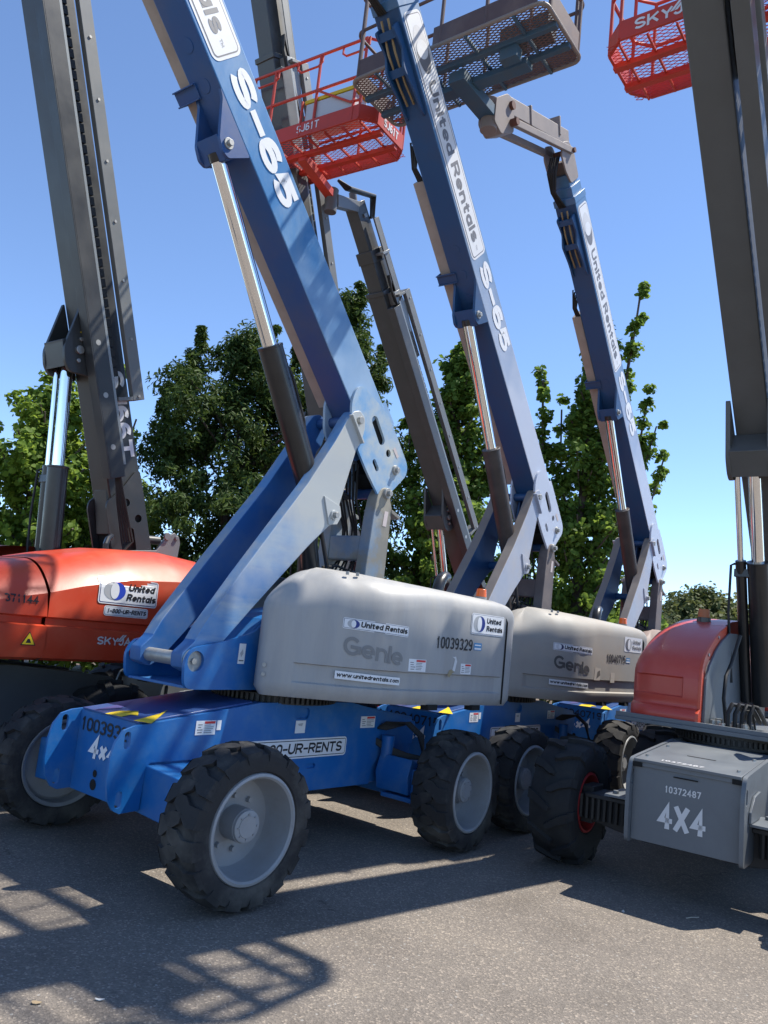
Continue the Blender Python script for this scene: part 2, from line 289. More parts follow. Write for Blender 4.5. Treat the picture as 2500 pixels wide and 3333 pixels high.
class Decal:
    """flat artwork in (x,y), layered, then laid on a surface by a mapping function"""
    def __init__(s): s.b = bmesh.new(); s.mats = []; s.lay = s.b.verts.layers.float.new("layer")
    def _mi(s, m):
        if m not in s.mats: s.mats.append(m)
        return s.mats.index(m)
    def raw(s, v, f, m, layer):
        i = s._mi(m); vs = []
        for x, y in v: p = s.b.verts.new((x, y, 0)); p[s.lay] = layer; vs.append(p)
        for q in f:
            try: fc = s.b.faces.new([vs[k] for k in q]); fc.material_index = i
            except ValueError: pass
        return s
    def poly(s, pts, m, layer=0): return s.raw(pts, [list(range(len(pts)))], m, layer)
    def text(s, t, x, y, h, m, layer=2, bold=.02, shear=0., xs=1., w=None, center=False, gap=1., fat=0., wt=.19):
        if w is not None and xs == 1.:                 # choose the letter width that fills w
            for _ in range(6): ww = text2d(t, h, wt, shear, xs, gap)[1]; xs *= max(.3, min(2.5, w / ww))
        ps, ww = text2d(t, h, wt, shear, xs, gap); k = 1. if w is None else w / ww; x0 = x - (ww * k / 2 if center else 0)
        for i, (v, f) in enumerate(ps): s.raw([(x0 + a * k, y + b) for a, b in v], f, m, layer + .4 * (i % 3))
        return s
    def logo(s, cx, cy, rx, ry, layer=2, left=None, right=None, lens=None, tilt=0.):
        le, ri, ln = left or greylogo(), right or inkblue(), lens or white()
        rot = lambda P: [(cx + (x - cx) * cos(tilt) - (y - cy) * sin(tilt), cy + (x - cx) * sin(tilt) + (y - cy) * cos(tilt)) for x, y in P]
        a = [(cx - rx * .12 + rx * .88 * cos(t), cy + ry * sin(t)) for t in [pi / 2 + pi * i / 14 for i in range(15)]]
        s.poly(rot(a + [(cx + rx * .05, cy - ry), (cx + rx * .05, cy + ry)]), le, layer)
        b = [(cx + rx * .12 + rx * .88 * cos(t), cy + ry * sin(t)) for t in [-pi / 2 + pi * i / 14 for i in range(15)]]
        s.poly(rot(b + [(cx + rx * .02, cy + ry), (cx + rx * .02, cy - ry)]), ri, layer + 1)
        s.poly(rot(circ(cx, cy, rx * .40, 24, ry * .90)), ln, layer + 2); return s
    def sticker(s, x0, y0, x1, y1, r=.02, edge=None, m=None, line=.006, inset=.012):
        s.poly(rrect(x0, y0, x1, y1, r), m or white(), 0)
        if edge:
            s.poly(rrect(x0 + inset, y0 + inset, x1 - inset, y1 - inset, max(r - inset, .006)), edge, 1)
            s.poly(rrect(x0 + inset + line, y0 + inset + line, x1 - inset - line, y1 - inset - line, max(r - inset - line, .004)), m or white(), 2)
        return s
    def warn(s, x0, y0, x1, y1, seed=0):
        """safety notice: red header, pictogram lines, rows of fine print"""
        R = random.Random(seed); s.poly([(x0, y0), (x1, y0), (x1, y1), (x0, y1)], white(), 0); w, h = x1 - x0, y1 - y0
        a = x0 + w * .42; s.poly([(a, y1 - h * .22), (x1 - w * .04, y1 - h * .22), (x1 - w * .04, y1 - h * .05), (a, y1 - h * .05)], redink(), 1)
        for i in range(5):
            yy = y1 - h * (.34 + .13 * i); l = w * R.uniform(.3, .5); s.poly([(a, yy), (a + l, yy), (a + l, yy + h * .045), (a, yy + h * .045)], inkgrey(), 1)
        for i in range(4):
            yy = y0 + h * (.15 + .18 * i); l = w * R.uniform(.15, .3); xx = x0 + w * .07 + R.uniform(0, .05) * w
            s.poly([(xx, yy), (xx + l, yy), (xx + l, yy + h * .06), (xx, yy + h * .06)], inkgrey(), 1)
        return s
    def build(s, name, parent, fn, cut=0., lift=.0012, base=.003, label=None, rot=0., cuty=0.):
        b = s.b
        if cut:
            xs = [p.co.x for p in b.verts]; x = min(xs) + cut
            while x < max(xs):
                bmesh.ops.bisect_plane(b, geom=b.verts[:] + b.edges[:] + b.faces[:], plane_co=(x, 0, 0), plane_no=(1, 0, 0)); x += cut
        if cuty:
            ys = [p.co.y for p in b.verts]; y = min(ys) + cuty
            while y < max(ys):
                bmesh.ops.bisect_plane(b, geom=b.verts[:] + b.edges[:] + b.faces[:], plane_co=(0, y, 0), plane_no=(0, 1, 0)); y += cuty
        bmesh.ops.triangulate(b, faces=b.faces[:])
        lays = {}
        for f in b.faces:
            for p in f.verts: lays[p] = max(p[s.lay], lays.get(p, 0)) if p[s.lay] else lays.get(p, 0)
        # bisected vertices lose their layer: take the one of a neighbour on the same island
        b.verts.ensure_lookup_table()
        done = set()
        for v0 in b.verts:
            if v0 in done: continue
            st = [v0]; isl = []
            done.add(v0)
            while st:
                q = st.pop(); isl.append(q)
                for e in q.link_edges:
                    o = e.other_vert(q)
                    if o not in done: done.add(o); st.append(o)
            mx = max(q[s.lay] for q in isl)
            for q in isl: lays[q] = mx
        for p in b.verts:
            p.co = Vector(fn(p.co.x, p.co.y, base + lift * lays[p]))
        if rot:
            c, t = cos(rot), sin(rot)
            for p in b.verts: x, y, z = p.co; p.co = (c * x - t * y, t * x + c * y, z)
        me = bpy.data.meshes.new(name); b.to_mesh(me); b.free()
        for m in s.mats: me.materials.append(m)
        o = bpy.data.objects.new(name, me); COL.objects.link(o); o.parent = parent
        if label: o['label'] = label
        return o

def thing(name, label, cat, loc, rz=0., group=None):
    o = bpy.data.objects.new(name, None); COL.objects.link(o); o.location = loc; o.rotation_euler = (0, 0, rz)
    o.empty_display_size = .3; o['label'] = label; o['category'] = cat
    if group: o['group'] = group
    return o
def link_copy(o, parent, M):
    c = o.copy(); COL.objects.link(c); c.parent = parent; c.matrix_local = M; return c
def at_px(u, v, D):
    """world point on the ground-plan at horizontal distance D in the direction of full-size pixel (u,v)"""
    d = _r * ((u - 1250) / 2582.2) - _u * ((v - 1666.5) / 2582.2) + _f; h = math.hypot(d.x, d.y)
    return Vector((d.x / h * D, d.y / h * D, CH + d.z / h * D))

# ------------------------------------------------------------------ wheels
CACHE = {}
def wheel_parts(kind):
    if kind in CACHE: return CACHE[kind]
    t = MB(); r = MB(); h = MB()
    if kind == 'genie':
        R, wt, nl, rr = .497, .178, 16, .335
        t.lathe([(.335, .150), (.350, .168), (.405, .176), (.452, .166), (.468, .11), (.471, 0), (.468, -.11), (.452, -.166), (.405, -.176), (.350, -.168), (.335, -.150)], 60)
        def lug(a0, sg):
            # unrolled lug: shoulder block that steps towards the centre line
            pts = [(0, .180), (.262, .180), (.268, .098), (.36, .035), (.366, -.05), (.235, -.05), (.105, .05), (.005, .105)]
            def fr(a, rad_, y): return (rad_ * cos(a0 + a), sg * y, rad_ * sin(a0 + a))
            n = len(pts); mid = []
            top = [fr(.16 + (a - .16) * .93, R - .020 * (abs(y) / .17) ** 4, min(y, .168)) for a, y in pts]; bot = [fr(a, .440, y) for a, y in pts]
            vs = top + bot; fs = [list(range(n))] + [(i, (i + 1) % n, n + (i + 1) % n, n + i) for i in range(n)]
            t.add(vs, fs)
            t.add([fr(a, q, y) for q, y in ((.474, .171), (.445, .179), (.41, .178)) for a in (.01, .245)], [(0, 1, 3, 2), (2, 3, 5, 4)])
            t.add([fr(a, q, y) for a in (.01, .245) for q, y in ((.474, .171), (.445, .179), (.41, .178), (.41, .165), (.45, .15))], [(0, 1, 2, 3, 4), (9, 8, 7, 6, 5)])
        for i in range(nl): lug(2 * pi * i / nl, 1); lug(2 * pi * (i + .5) / nl, -1)
        r.lathe([(.340, .152), (.334, .168), (.318, .172), (.305, .160), (.300, .10), (.292, .06), (.286, -.02), (.270, -.05), (.10, -.055), (.10, -.075), (.28, -.075), (.30, -.06), (.31, -.15), (.334, -.168), (.340, -.150)], 56)
        h.cyl((0, -.06, 0), (0, .075, 0), .105, .105, 28); h.lathe([(.105, .06), (.098, .092), (.088, .096), (.0, .096)], 28)
        h.cyl((0, .09, 0), (0, .10, 0), .07, .066, 24)
        for i in range(8):
            a = 2 * pi * i / 8 + .2; h.cyl((.165 * cos(a), -.055, .165 * sin(a)), (.165 * cos(a), -.025, .165 * sin(a)), .020, .017, 6)
            a += .1; h.cyl((.075 * cos(a), .095, .075 * sin(a)), (.075 * cos(a), .103, .075 * sin(a)), .006, .006, 6)
        h.cyl((0, -.075, 0), (0, -.16, 0), .14, .12, 20)
        ms = (rimgrey(), rubber(), rimgrey())
    else:
        R, nl = .525, 11
        t.lathe([(.245, .145), (.262, .168), (.34, .192), (.42, .195), (.468, .172), (.484, .10), (.488, 0), (.484, -.10), (.468, -.172), (.42, -.195), (.34, -.192), (.262, -.168), (.245, -.145)], 60)
        def lug(a0, sg):
            pts = [(0, .192), (.17, .192), (.245, .09), (.33, .02), (.34, -.025), (.27, -.03), (.165, .035), (.07, .11)]
            def fr(a, q, y): return (q * cos(a0 + a), sg * y, q * sin(a0 + a))
            n = len(pts); rt = [R - .022 * (abs(y) / .19) ** 2 for a, y in pts]
            c = (sum(a for a, y in pts) / n, sum(y for a, y in pts) / n)
            top = [fr(c[0] + (a - c[0]) * .84, q, c[1] + (y - c[1]) * .88) for (a, y), q in zip(pts, rt)]; bot = [fr(a, .455, y) for a, y in pts]
            t.add(top + bot, [list(range(n))] + [(i, (i + 1) % n, n + (i + 1) % n, n + i) for i in range(n)])
            t.add([fr(a, q, y) for a in (.01, .16) for q, y in ((.495, .174), (.44, .206), (.385, .199), (.39, .18), (.45, .15))], [(0, 1, 2, 3, 4), (9, 8, 7, 6, 5), (0, 5, 6, 1), (1, 6, 7, 2), (2, 7, 8, 3)])
        for i in range(nl): lug(2 * pi * i / nl, 1); lug(2 * pi * (i + .5) / nl, -1)
        r.lathe([(.25, .147), (.246, .166), (.23, .168), (.215, .12), (.20, .02), (.05, .0), (.05, -.03), (.20, -.03), (.215, -.12), (.23, -.168), (.246, -.166), (.25, -.147)], 48)
        h.cyl((0, -.02, 0), (0, .10, 0), .09, .08, 24); h.cyl((0, -.2, 0), (0, 0, 0), .10, .10, 20)
        for i in range(8): a = 2 * pi * i / 8; h.cyl((.14 * cos(a), .005, .14 * sin(a)), (.14 * cos(a), .03, .14 * sin(a)), .014, .014, 6)
        ms = (rimred(), rubberS(), rimred())
    rim = r.build("wheel", ms[0], None, 30); ty = t.build("tyre", ms[1], None, 28, fix=True); hb = h.build("hub", ms[2], None, 30)
    for o in (rim, ty, hb): COL.objects.unlink(o)
    CACHE[kind] = (rim, ty, hb); return CACHE[kind]
def put_wheel(root, kind, x, y, R, side, steer=0., spin=0., rot=0.):
    a, b, c = wheel_parts(kind)
    M = Matrix.Rotation(rot, 4, 'Z') @ Matrix.Translation((x, y, R)) @ Matrix.Rotation(steer + (0 if side > 0 else pi), 4, 'Z') @ Matrix.Rotation(spin, 4, 'Y')
    w = link_copy(a, root, M); link_copy(b, w, Matrix.Identity(4)); link_copy(c, w, Matrix.Identity(4)); return w
# ------------------------------------------------------------------ blue and grey boom lifts
COV = [(.655, .43), (.458, .602), (.178, .844), (-.06, 1.01), (-.292, 1.09), (-.7, 1.137), (-1.651, 1.246), (-1.86, 1.27)]
_cs = [0.]
for a, b in zip(COV[:-1], COV[1:]): _cs.append(_cs[-1] + math.dist(a, b))
def cov_at(s):
    """point and outward normal on the cover side at arc length s from its front edge (smoothed)"""
    def p(t):
        t = min(max(t, 0), _cs[-1]); i = max(j for j in range(len(_cs)) if _cs[j] <= t + 1e-9); i = min(i, len(COV) - 2)
        k = (t - _cs[i]) / (_cs[i + 1] - _cs[i]); return Vector((COV[i][0] + (COV[i + 1][0] - COV[i][0]) * k, COV[i][1] + (COV[i + 1][1] - COV[i][1]) * k))
    q = sum((p(s + d) for d in (-.12, -.08, -.04, 0, .04, .08, .12)), Vector((0, 0))) / 7 if .13 < s < _cs[-1] - .13 else p(s)
    d = p(s + .06) - p(s - .06); d.normalize(); return q, Vector((-d.y, d.x)) * -1 if False else Vector((-(-d.y), -d.x)) * 1
def cov_s(x):
    for i in range(len(COV) - 1):
        if COV[i][0] >= x >= COV[i + 1][0]: return _cs[i] + (COV[i][0] - x) / (COV[i][0] - COV[i + 1][0]) * (_cs[i + 1] - _cs[i])
def cov_map(x, y, l):
    q, n = cov_at(x)
    if n.y < 0: n = -n
    return (q.x + n.x * l, q.y + n.y * l, y)
def engine_cover(mirror=False, x_front=None):
    N = []
    path = [(.33, .16), (.52, .25)] + COV[:-1] + [(-1.86, 1.268), (-1.87, .9), (-1.87, .40)]
    if x_front is not None: path = [(x_front, .25)] + [p for p in path if p[0] < x_front - .05]
    P = []
    for a, b in zip(path[:-1], path[1:]):
        n = max(1, int(math.dist(a, b) / .035))
        P += [(a[0] + (b[0] - a[0]) * i / n, a[1] + (b[1] - a[1]) * i / n) for i in range(n)]
    P.append(path[-1]); P = np.array(P); Q = P.copy()
    for i in range(len(P)):
        lo, hi = max(0, i - 2), min(len(P), i + 3); Q[i] = P[lo:hi].mean(0)
    Q[0], Q[-1] = P[0], P[-1]
    T = np.gradient(Q, axis=0); T /= np.linalg.norm(T, axis=1)[:, None]; NRM = np.stack([T[:, 1], -T[:, 0]], 1)
    if np.mean(NRM[:, 1]) < 0: NRM = -NRM
    sp0, sp1 = np.array((.20, .44)), np.array((-1.5, .66)); dv = sp1 - sp0
    rows = []
    def lerp(x, pts): return float(np.interp(x, [p[0] for p in pts], [p[1] for p in pts]))
    def smooth(t): t = min(max(t, 0), 1); return t * t * (3 - 2 * t)
    prof_n = 8
    levels = ['b0', 'b1', 'b2', 'b3', 'g0', 'g1', 'g2', 'g3', 'm', 'sh'] + list(range(1, prof_n + 1)) + ['in']
    for L in levels:
        row = []
        for p, n in zip(Q, NRM):
            x = p[0]; t = min(max(((p - sp0) @ dv) / (dv @ dv), 0), 1); inw = sp0 + dv * t - p; dist = np.linalg.norm(inw); inw /= max(dist, 1e-6)
            zsh = lerp(x, [(-1.9, 2.0), (-.5, 2.0), (-.1, 1.93), (.35, 1.89), (.66, 1.86)]); ZT = [(-1.9, 2.13), (-1.6, 2.17), (-.6, 2.20), (.0, 2.24), (.16, 2.235), (.30, 2.18), (.66, 1.98)]
            D = lerp(x, [(-1.9, .13), (-.6, .20), (-.2, .36), (.3, .42), (.66, .22)]); D = min(D, dist * .9)
            on = p[1] > .5 and -1.62 < x < .44; gi = .024 if on else 0.
            zz = {'b0': (1.235, .20), 'b1': (1.205, .10), 'b2': (1.212, .04), 'b3': (1.27, 0), 'g0': (1.325, 0), 'g1': (1.337, gi), 'g2': (1.470, gi), 'g3': (1.478, 0), 'm': (1.70, 0), 'sh': (zsh, 0)}
            if L in zz: z, ins = zz[L]
            elif L == 'in': ins = min(dist * .985, D + .25); z = None
            else: th = pi / 2 * L / prof_n; ins = D * (1 - cos(th)); z = None
            q = p - n * ins if (L in zz) else p + inw * ins
            if z is None:
                zt = lerp(q[0], ZT); z = zt + .006 if L == 'in' else zsh + (zt - zsh) * sin(th) ** .85
            row.append((q[0], q[1], z))
        rows.append(row)
    mb = MB(); mb.grid(rows)
    k = len(rows[0]); top = [(len(rows) - 1) * k + i for i in range(k)]
    mb.f.append(top); mb.m.append(0)
    if mirror: mb.v = [(x, -.25 - y, z) for x, y, z in mb.v]
    return mb

def platform_rail(mb, x0, x1, y0, y1, z0, h, r=.019, n_long=3, mid=True):
    c = .10
    def loop(z):
        o = []
        for cx, cy, a in ((x1 - c, y1 - c, 0), (x0 + c, y1 - c, 90), (x0 + c, y0 + c, 180), (x1 - c, y0 + c, 270)):
            o += [(cx + c * cos(rad(a + 18 * i)), cy + c * sin(rad(a + 18 * i)), z) for i in range(6)]
        return o
    mb.tube(loop(z0 + h), r, 8, True)
    if mid: mb.tube(loop(z0 + h * .55), r * .9, 8, True)
    for y in [y0 + .1 + (y1 - y0 - .2) * i / n_long for i in range(n_long + 1)]:
        for x in (x0, x1): mb.tube([(x, y, z0), (x, y, z0 + h)], r, 8)
    for y in (y0, y1):
        for x in (x0 + .12, x1 - .12): mb.tube([(x, y, z0), (x, y, z0 + h)], r, 8)
def mesh_floor(x0, x1, y0, y1, z, pitch=.075, w=.012, slope=.45):
    """expanded metal: two crossing sets of flat strands"""
    mb = MB(); dy = pitch / slope if False else pitch
    k = .42  # strand slope dx/dy
    for sg in (1, -1):
        t = x0 - (y1 - y0) * k if sg > 0 else x0; t1 = x1 if sg > 0 else x1 + (y1 - y0) * k
        t = x0 - (y1 - y0) * k
        while t < x1 + (y1 - y0) * k:
            a, b = (t, y0), (t + sg * k * (y1 - y0), y1)
            # clip to rectangle
            lo, hi = 0., 1.
            d = b[0] - a[0]
            for bound, s in ((x0, 1), (x1, -1)):
                f0, f1 = s * (a[0] - bound), s * (b[0] - bound)
                if f0 < 0 and f1 < 0: lo = 2; break
                if f0 < 0: lo = max(lo, f0 / (f0 - f1))
                elif f1 < 0: hi = min(hi, f0 / (f0 - f1))
            if hi - lo > .01:
                p = (a[0] + d * lo, y0 + (y1 - y0) * lo, z + .001 * sg); q = (a[0] + d * hi, y0 + (y1 - y0) * hi, z + .001 * sg)
                mb.beam(p, q, w, .006)
            t += pitch * k * 1.0 if False else pitch * .5
    return mb

def genie(name, label, loc, yaw, ch_yaw, db, number, boom_ms, link_ms, cov_m, riser_m, barrel_m, group, tray_off=0, lens=None, dusty=False, plate_text="10039329"):
    boom_m, under_m, tail_m = boom_ms; link_m = link_ms[0]
    R = thing(name, label, 'boom lift', loc, yaw, group); dr = ch_yaw - yaw; H = .40
    # ---- chassis
    m = MB()
    prof = [(1.55, .44), (1.55, 1.0), (.52, 1.135), (-.55, 1.135), (-1.5, 1.0), (-1.5, .44), (-.90, .43), (.6, .42)]
    m.prism(prof, -H + .022, H - .022)
    ch = m.build("chassis", blue(), R, 30, .006, rot=dr)
    for sg in (1, -1):
        o = [(-1.52, .96), (-.55, 1.142), (.52, 1.142), (1.45, 1.014), (1.62, .996), (1.70, .97), (1.75, .90), (1.772, .80), (1.775, .66), (1.75, .54), (1.70, .465), (1.65, .44), (1.50, .447)]
        o += [(1.49, .72), (1.46, .752), (1.12, .752), (1.09, .72), (1.08, .44)] if True else []
        o += [(.6, .44), (-.90, .428), (-.93, .58), (-1.10, .745), (-1.5, .75)]
        holes = [slot(1.662, .872, 1.665, .938, .024), slot(1.668, .50, 1.668, .56, .024), slot(-.155, .632, -.08, .632, .02), rrect(-.035, 1.015, .135, 1.10, .03)]
        v, f = plate(o, holes, H - .022 if sg > 0 else -H, H if sg > 0 else -H + .022)
        mb = MB(); mb.add(v, f); mb.build("side_plate", blue(), ch, 30, .004, rot=dr)
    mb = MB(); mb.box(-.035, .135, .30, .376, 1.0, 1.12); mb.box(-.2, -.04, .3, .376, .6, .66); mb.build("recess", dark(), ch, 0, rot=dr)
    # deck lid with stained paint
    d = MB(); d.beam((1.56, 0, 1.008), (.56, 0, 1.139), .70, .014); d.build("deck_plate", mat("deck_paint_sunworn", (.035, .085, .25), .34, dirt=(.08, .13, .27), amt=.7, scale=4, coat=.25), ch, 30, .003, rot=dr)
    D = Decal()
    for P in ([(-.02, .03), (.10, .02), (.085, .14), (.19, .12), (.10, .25), (.08, .19), (.0, .20)], [(-.01, .36), (.24, .30), (.36, .23), (.02, .52)]): D.poly(P, yellow())
    D.poly([(.0, -.13), (.38, -.22), (.16, -.05)], violet())
    D.build("arrow_decal", ch, lambda x, y, l: (1.56 - x * .99, y - .06 + .0, 1.0155 + x * .131 + l), rot=dr)
    # front cross beam with rounded lower edge, axle ends
    a = MB(); a.prism([(-.98, .395), (-.98, .70), (-.42, .735), (.42, .735), (.98, .70), (.98, .395), (.55, .415), (.2, .435), (-.2, .435), (-.55, .415)], 1.10, 1.49, lambda p, y, b: (y, p, b))
    a.build("front_axle_beam", blue(), R, 30, .008, rot=dr)
    for sg in (1, -1): a = MB(); a.box(1.18, 1.38, sg * .86, sg * 1.02, .42, .60); a.build("axle_end", rimgrey(), R, 30, .004, rot=dr)
    a = MB()
    a.prism([(-.55, .34), (-.62, .62), (-.35, .66), (.35, .66), (.62, .62), (.95, .58), (.95, .40), (.5, .34)][::1] if False else [(-.95, .40), (-.95, .58), (-.5, .66), (.5, .66), (.95, .58), (.95, .40), (.5, .335), (-.5, .335)], -1.42, -1.10, lambda p, y, b: (y, p, b))
    for sg in (1, -1):
        a.prism([(-1.08, .42), (-1.10, .66), (-.98, .70), (-.93, .55), (-.96, .40)], sg * .44, sg * .80)
        a.cyl((-1.02, sg * .48, .86), (-1.02, sg * .48, .56), .06, .05, 14); a.cyl((-1.04, sg * .42, .55), (-1.04, sg * .88, .55), .028, n=10)
        a.box(-1.07, -.99, sg * .80, sg * .92, .36, .62); a.box(-1.1, -.96, sg * .5, sg * .9, .34, .38)
    a.build("rear_axle", blue(), R, 30, .006, rot=dr)
    a = MB()
    for k in range(5):
        zz = .92 - .02 * k; a.tube([(-.93, .36, .88 + .01 * k), (-1.0, .46, .97 - .015 * k), (-1.12 - .02 * k, .58, .98), (-1.2 - .02 * k, .68, .88), (-1.24, .74, .70 - .02 * k)], .011, 6)
        a.tube([(-.93, .36, .84 - .01 * k), (-1.02, .5, .76 - .012 * k), (-1.1, .64, .72 - .01 * k), (-1.2, .82, .70)], .010, 6)
    a.build("hydraulic_hose", hose(), R, 40, rot=dr)
    # chassis markings
    D = Decal(); D.text(plate_text, -.345, .86, .095, inkblack(), 1, .03, w=.66, gap=1.1, wt=.17); D.text("4x4", -.20, .69, .15, whitetext(), 1, w=.34, wt=.22, shear=.1)
    D.build("front_lettering", ch, lambda x, y, l: (1.55 + l, x, y), rot=dr)
    D = Decal(); D.poly(circ(0, 0, .038, 14), dark()); D.poly(circ(.005, .075, .026, 10), dark()); D.build("tow_hole", ch, lambda x, y, l: (1.55 + l, -.09 + x, .52 + y), rot=dr)
    side = lambda x, y, l: (-x, H + l, y)
    D = Decal(); D.sticker(-.66, .70, .535, .855, .03, inkblack()); D.text("1-800-UR-RENTS", -.59, .737, .083, inkblack(), 3, .035, .12, w=1.06, fat=.004)
    D.build("phone_decal", ch, side, rot=dr)
    D = Decal(); D.warn(-1.12, .92, -.94, 1.02, 1); D.poly([(-.93, .95), (-.89, .95), (-.89, 1.02), (-.93, 1.02)], white(), 0); D.warn(.70, .92, .90, 1.02, 2)
    D.poly([(-.115, .90), (.0, .90), (.0, 1.0), (-.115, 1.0)], white(), 0); D.poly([(-.09, .975), (-.03, .98), (-.04, .955), (-.08, .96)], greylogo(), 1); D.build("safety_decal", ch, side, rot=dr)
    # ---- wheels
    put_wheel(R, 'genie', 1.2575, 1.105, .497, 1, -.035, .3, dr); put_wheel(R, 'genie', -1.2575, 1.105, .497, 1, .05, .9, dr)
    put_wheel(R, 'genie', 1.2575, -1.105, .497, -1, -.085, 1.4, dr); put_wheel(R, 'genie', -1.2575, -1.105, .497, -1, .05, .2, dr)
    # ---- turntable
    YC = -.125
    m = MB(); m.cyl((0, 0, 1.13), (0, 0, 1.20), .50, n=40)
    for i in range(72): a = 2 * pi * i / 72; m.beam((.49 * cos(a), .49 * sin(a), 1.165), (.525 * cos(a), .525 * sin(a), 1.165), .022, .055)
    m.build("slew_ring", mat("greased_gear", (.02, .018, .016), .5), R, 30)
    m = MB(); m.box(-1.80, .40, -.85, .50, 1.225, 1.27); m.box(-1.75, -.1, -.60, .50, 1.27, 1.72); m.prism([(.62, 1.23), (.62, 1.55), (.38, 1.78), (-.2, 1.9), (-.2, 1.23)], YC - .27, YC + .27); 
    tt = m.build("turntable", blue(), R, 30, .006)
    for sg, nm in ((1, 'near'), (-1, 'far')):
        yy = YC + sg * .335
        o = roundpoly([(1.18, 1.222), (1.21, 1.42), (1.15, 1.52), (.83, 1.585), (.56, 1.665), (.45, 1.76), (.1, 1.80), (.1, 1.222)], .07)
        v, f = plate(o, [circ(1.105, 1.424, .076, 24)], min(yy, yy + sg * .03), max(yy, yy + sg * .03)); mb = MB(); mb.add(v, f); mb.build("front_plate", blue(), tt, 30, .004)
    mb = MB(); mb.box(.5, 1.16, YC - .33, YC + .33, 1.226, 1.246); mb.build("front_floor", blue(), tt, 30, .003)
    mb = MB(); mb.cyl((1.105, YC - .33, 1.424), (1.105, YC + .33, 1.424), .052, n=20); mb.cyl((1.105, YC + .32, 1.424), (1.105, YC + .350, 1.424), .024, n=8); mb.cyl((1.105, YC + .325, 1.424), (1.105, YC + .336, 1.424), .09, n=24); mb.build("pivot_pin", galv(), tt, 30)
    D = Decal(); D.poly([(-.70, 1.42), (-.63, 1.42), (-.63, 1.575), (-.70, 1.575)], white()); D.poly([(-.685, 1.50), (-.66, 1.535), (-.65, 1.50), (-.67, 1.47)], greylogo(), 1); D.poly([(-.69, 1.44), (-.64, 1.44), (-.64, 1.45), (-.69, 1.45)], inkgrey(), 1)
    D.build("tie_down_decal", tt, lambda x, y, l: (-x, YC + .365 + l, y))
    # engine cover and its artwork
    ec = engine_cover().build("engine_cover", cov_m, R, 40)
    mb = engine_cover(True, .30); mb.build("tank_cover", cov_m, R, 40)
    sm = MB(); path = []
    for z in (1.23, 1.6, 1.98): q, n = cov_at(cov_s(-1.69)); path.append((q.x, q.y + .004, z))
    path += [(-1.66, 1.215, 2.08), (-1.64, 1.12, 2.155), (-1.62, .8, 2.185)]; sm.tube(path, .009, 6); sm.build("cover_seam", dark(), ec, 40)
    D = Decal(); z0 = lambda s: 0.
    s0, s1 = cov_s(.195), cov_s(-.33); D.sticker(0, 0, s1 - s0, .085, .012, inknavy(), line=.003, inset=.006)
    w = s1 - s0; lg = dict(left=greylogo() if not dusty else palegrey(), right=inkblue() if not dusty else inknavy())
    D.logo(.085, .0425, .05, .032, 3, **lg); D.text("United Rentals", .145, .024, .045, inkblack(), 3, shear=.12, w=w - .165, wt=.24)
    D.build("company_decal", ec, lambda x, y, l: cov_map(s0 + x, 1.775 + y - .035 * x, l), cut=.05)
    s2 = cov_s(.21); D = Decal(); w = cov_s(-.287) - s2; D.poly([(0, 0), (w, 0), (w, .06), (0, .06)], white()); D.text("www.unitedrentals.com", .012, .018, .034, inkblack(), 1, shear=.15, w=w - .024, wt=.23)
    D.build("web_decal", ec, lambda x, y, l: cov_map(s2 + x, 1.385 + y - .03 * x, l - .004), cut=.05)
    s3 = cov_s(-1.145); D = Decal(); D.sticker(0, 0, .50, .185, .02, inknavy() if not dusty else None, line=.003, inset=.008)
    D.logo(.115, .0925, .085, .07, 3, **(dict(left=greylogo(), right=inkblue()) if not dusty else dict(left=inkgrey(), right=greylogo())))
    tm = inkblack() if not dusty else inkgrey()
    D.text("United", .225, .105, .05, tm, 3, shear=.08, w=.22, wt=.24); D.text("Rentals", .225, .035, .05, tm, 3, shear=.08, w=.25, wt=.24)
    D.build("square_decal", ec, lambda x, y, l: cov_map(s3 + x, 1.842 + y, l), cut=.08)
    s4 = cov_s(-.69); D = Decal(); D.text(number, 0, 0, .10, inkblack(), 1, w=.50, gap=1.1, wt=.15)
    D.build("number_stencil", ec, lambda x, y, l: cov_map(s4 + x, 1.69 + y, l), cut=.08)
    s5 = cov_s(-1.21); D = Decal(); D.poly([(0, 0), (.115, 0), (.115, .065), (0, .065)], cyan()); D.poly([(.01, .006), (.105, .006), (.105, .022), (.01, .022)], white(), 1); D.poly([(.012, .04), (.1, .04), (.1, .05), (.012, .05)], white(), 1)
    D.build("tracking_sticker", ec, lambda x, y, l: cov_map(s5 + x, 1.70 + y, l))
    if not dusty:
        s6 = cov_s(-.365); D = Decal(); D.warn(0, 0, .215, .10, 4); s7 = cov_s(-1.045); D.warn(s7 - s6, .0, s7 - s6 + .15, .09, 5)
        D.build("warning_decal", ec, lambda x, y, l: cov_map(s6 + x, 1.485 + y, l), cut=.05)
        s8 = cov_s(-.87); D = Decal(); D.poly([(.06, .03), (.10, .035), (.12, .12), (.10, .16), (.055, .155), (.09, .14), (.075, .08)], palegrey()); D.poly([(0, 0), (.03, -.02), (.07, .02), (.10, .03), (.05, .05), (.02, .04)], mat("dried_mud", (.30, .25, .15), .8)); D.build("peeled_patch", ec, lambda x, y, l: cov_map(s8 + x, 1.47 + y, l))
    else:
        s6 = cov_s(-.40); D = Decal(); D.poly([(0, 0), (.15, 0), (.16, .14), (.02, .15)], mat("torn_decal", (.42, .38, .33), .7)); D.poly([(.06, .02), (.15, .06), (.14, .12), (.08, .10)], mat("torn_dark", (.10, .09, .08), .8), 1); D.poly([(.42, -.02), (.53, -.02), (.53, .10), (.42, .10)], mat("torn_decal", (.42, .38, .33), .7))
        D.build("torn_decal", ec, lambda x, y, l: cov_map(s6 + x, 1.47 + y, l), cut=.06)
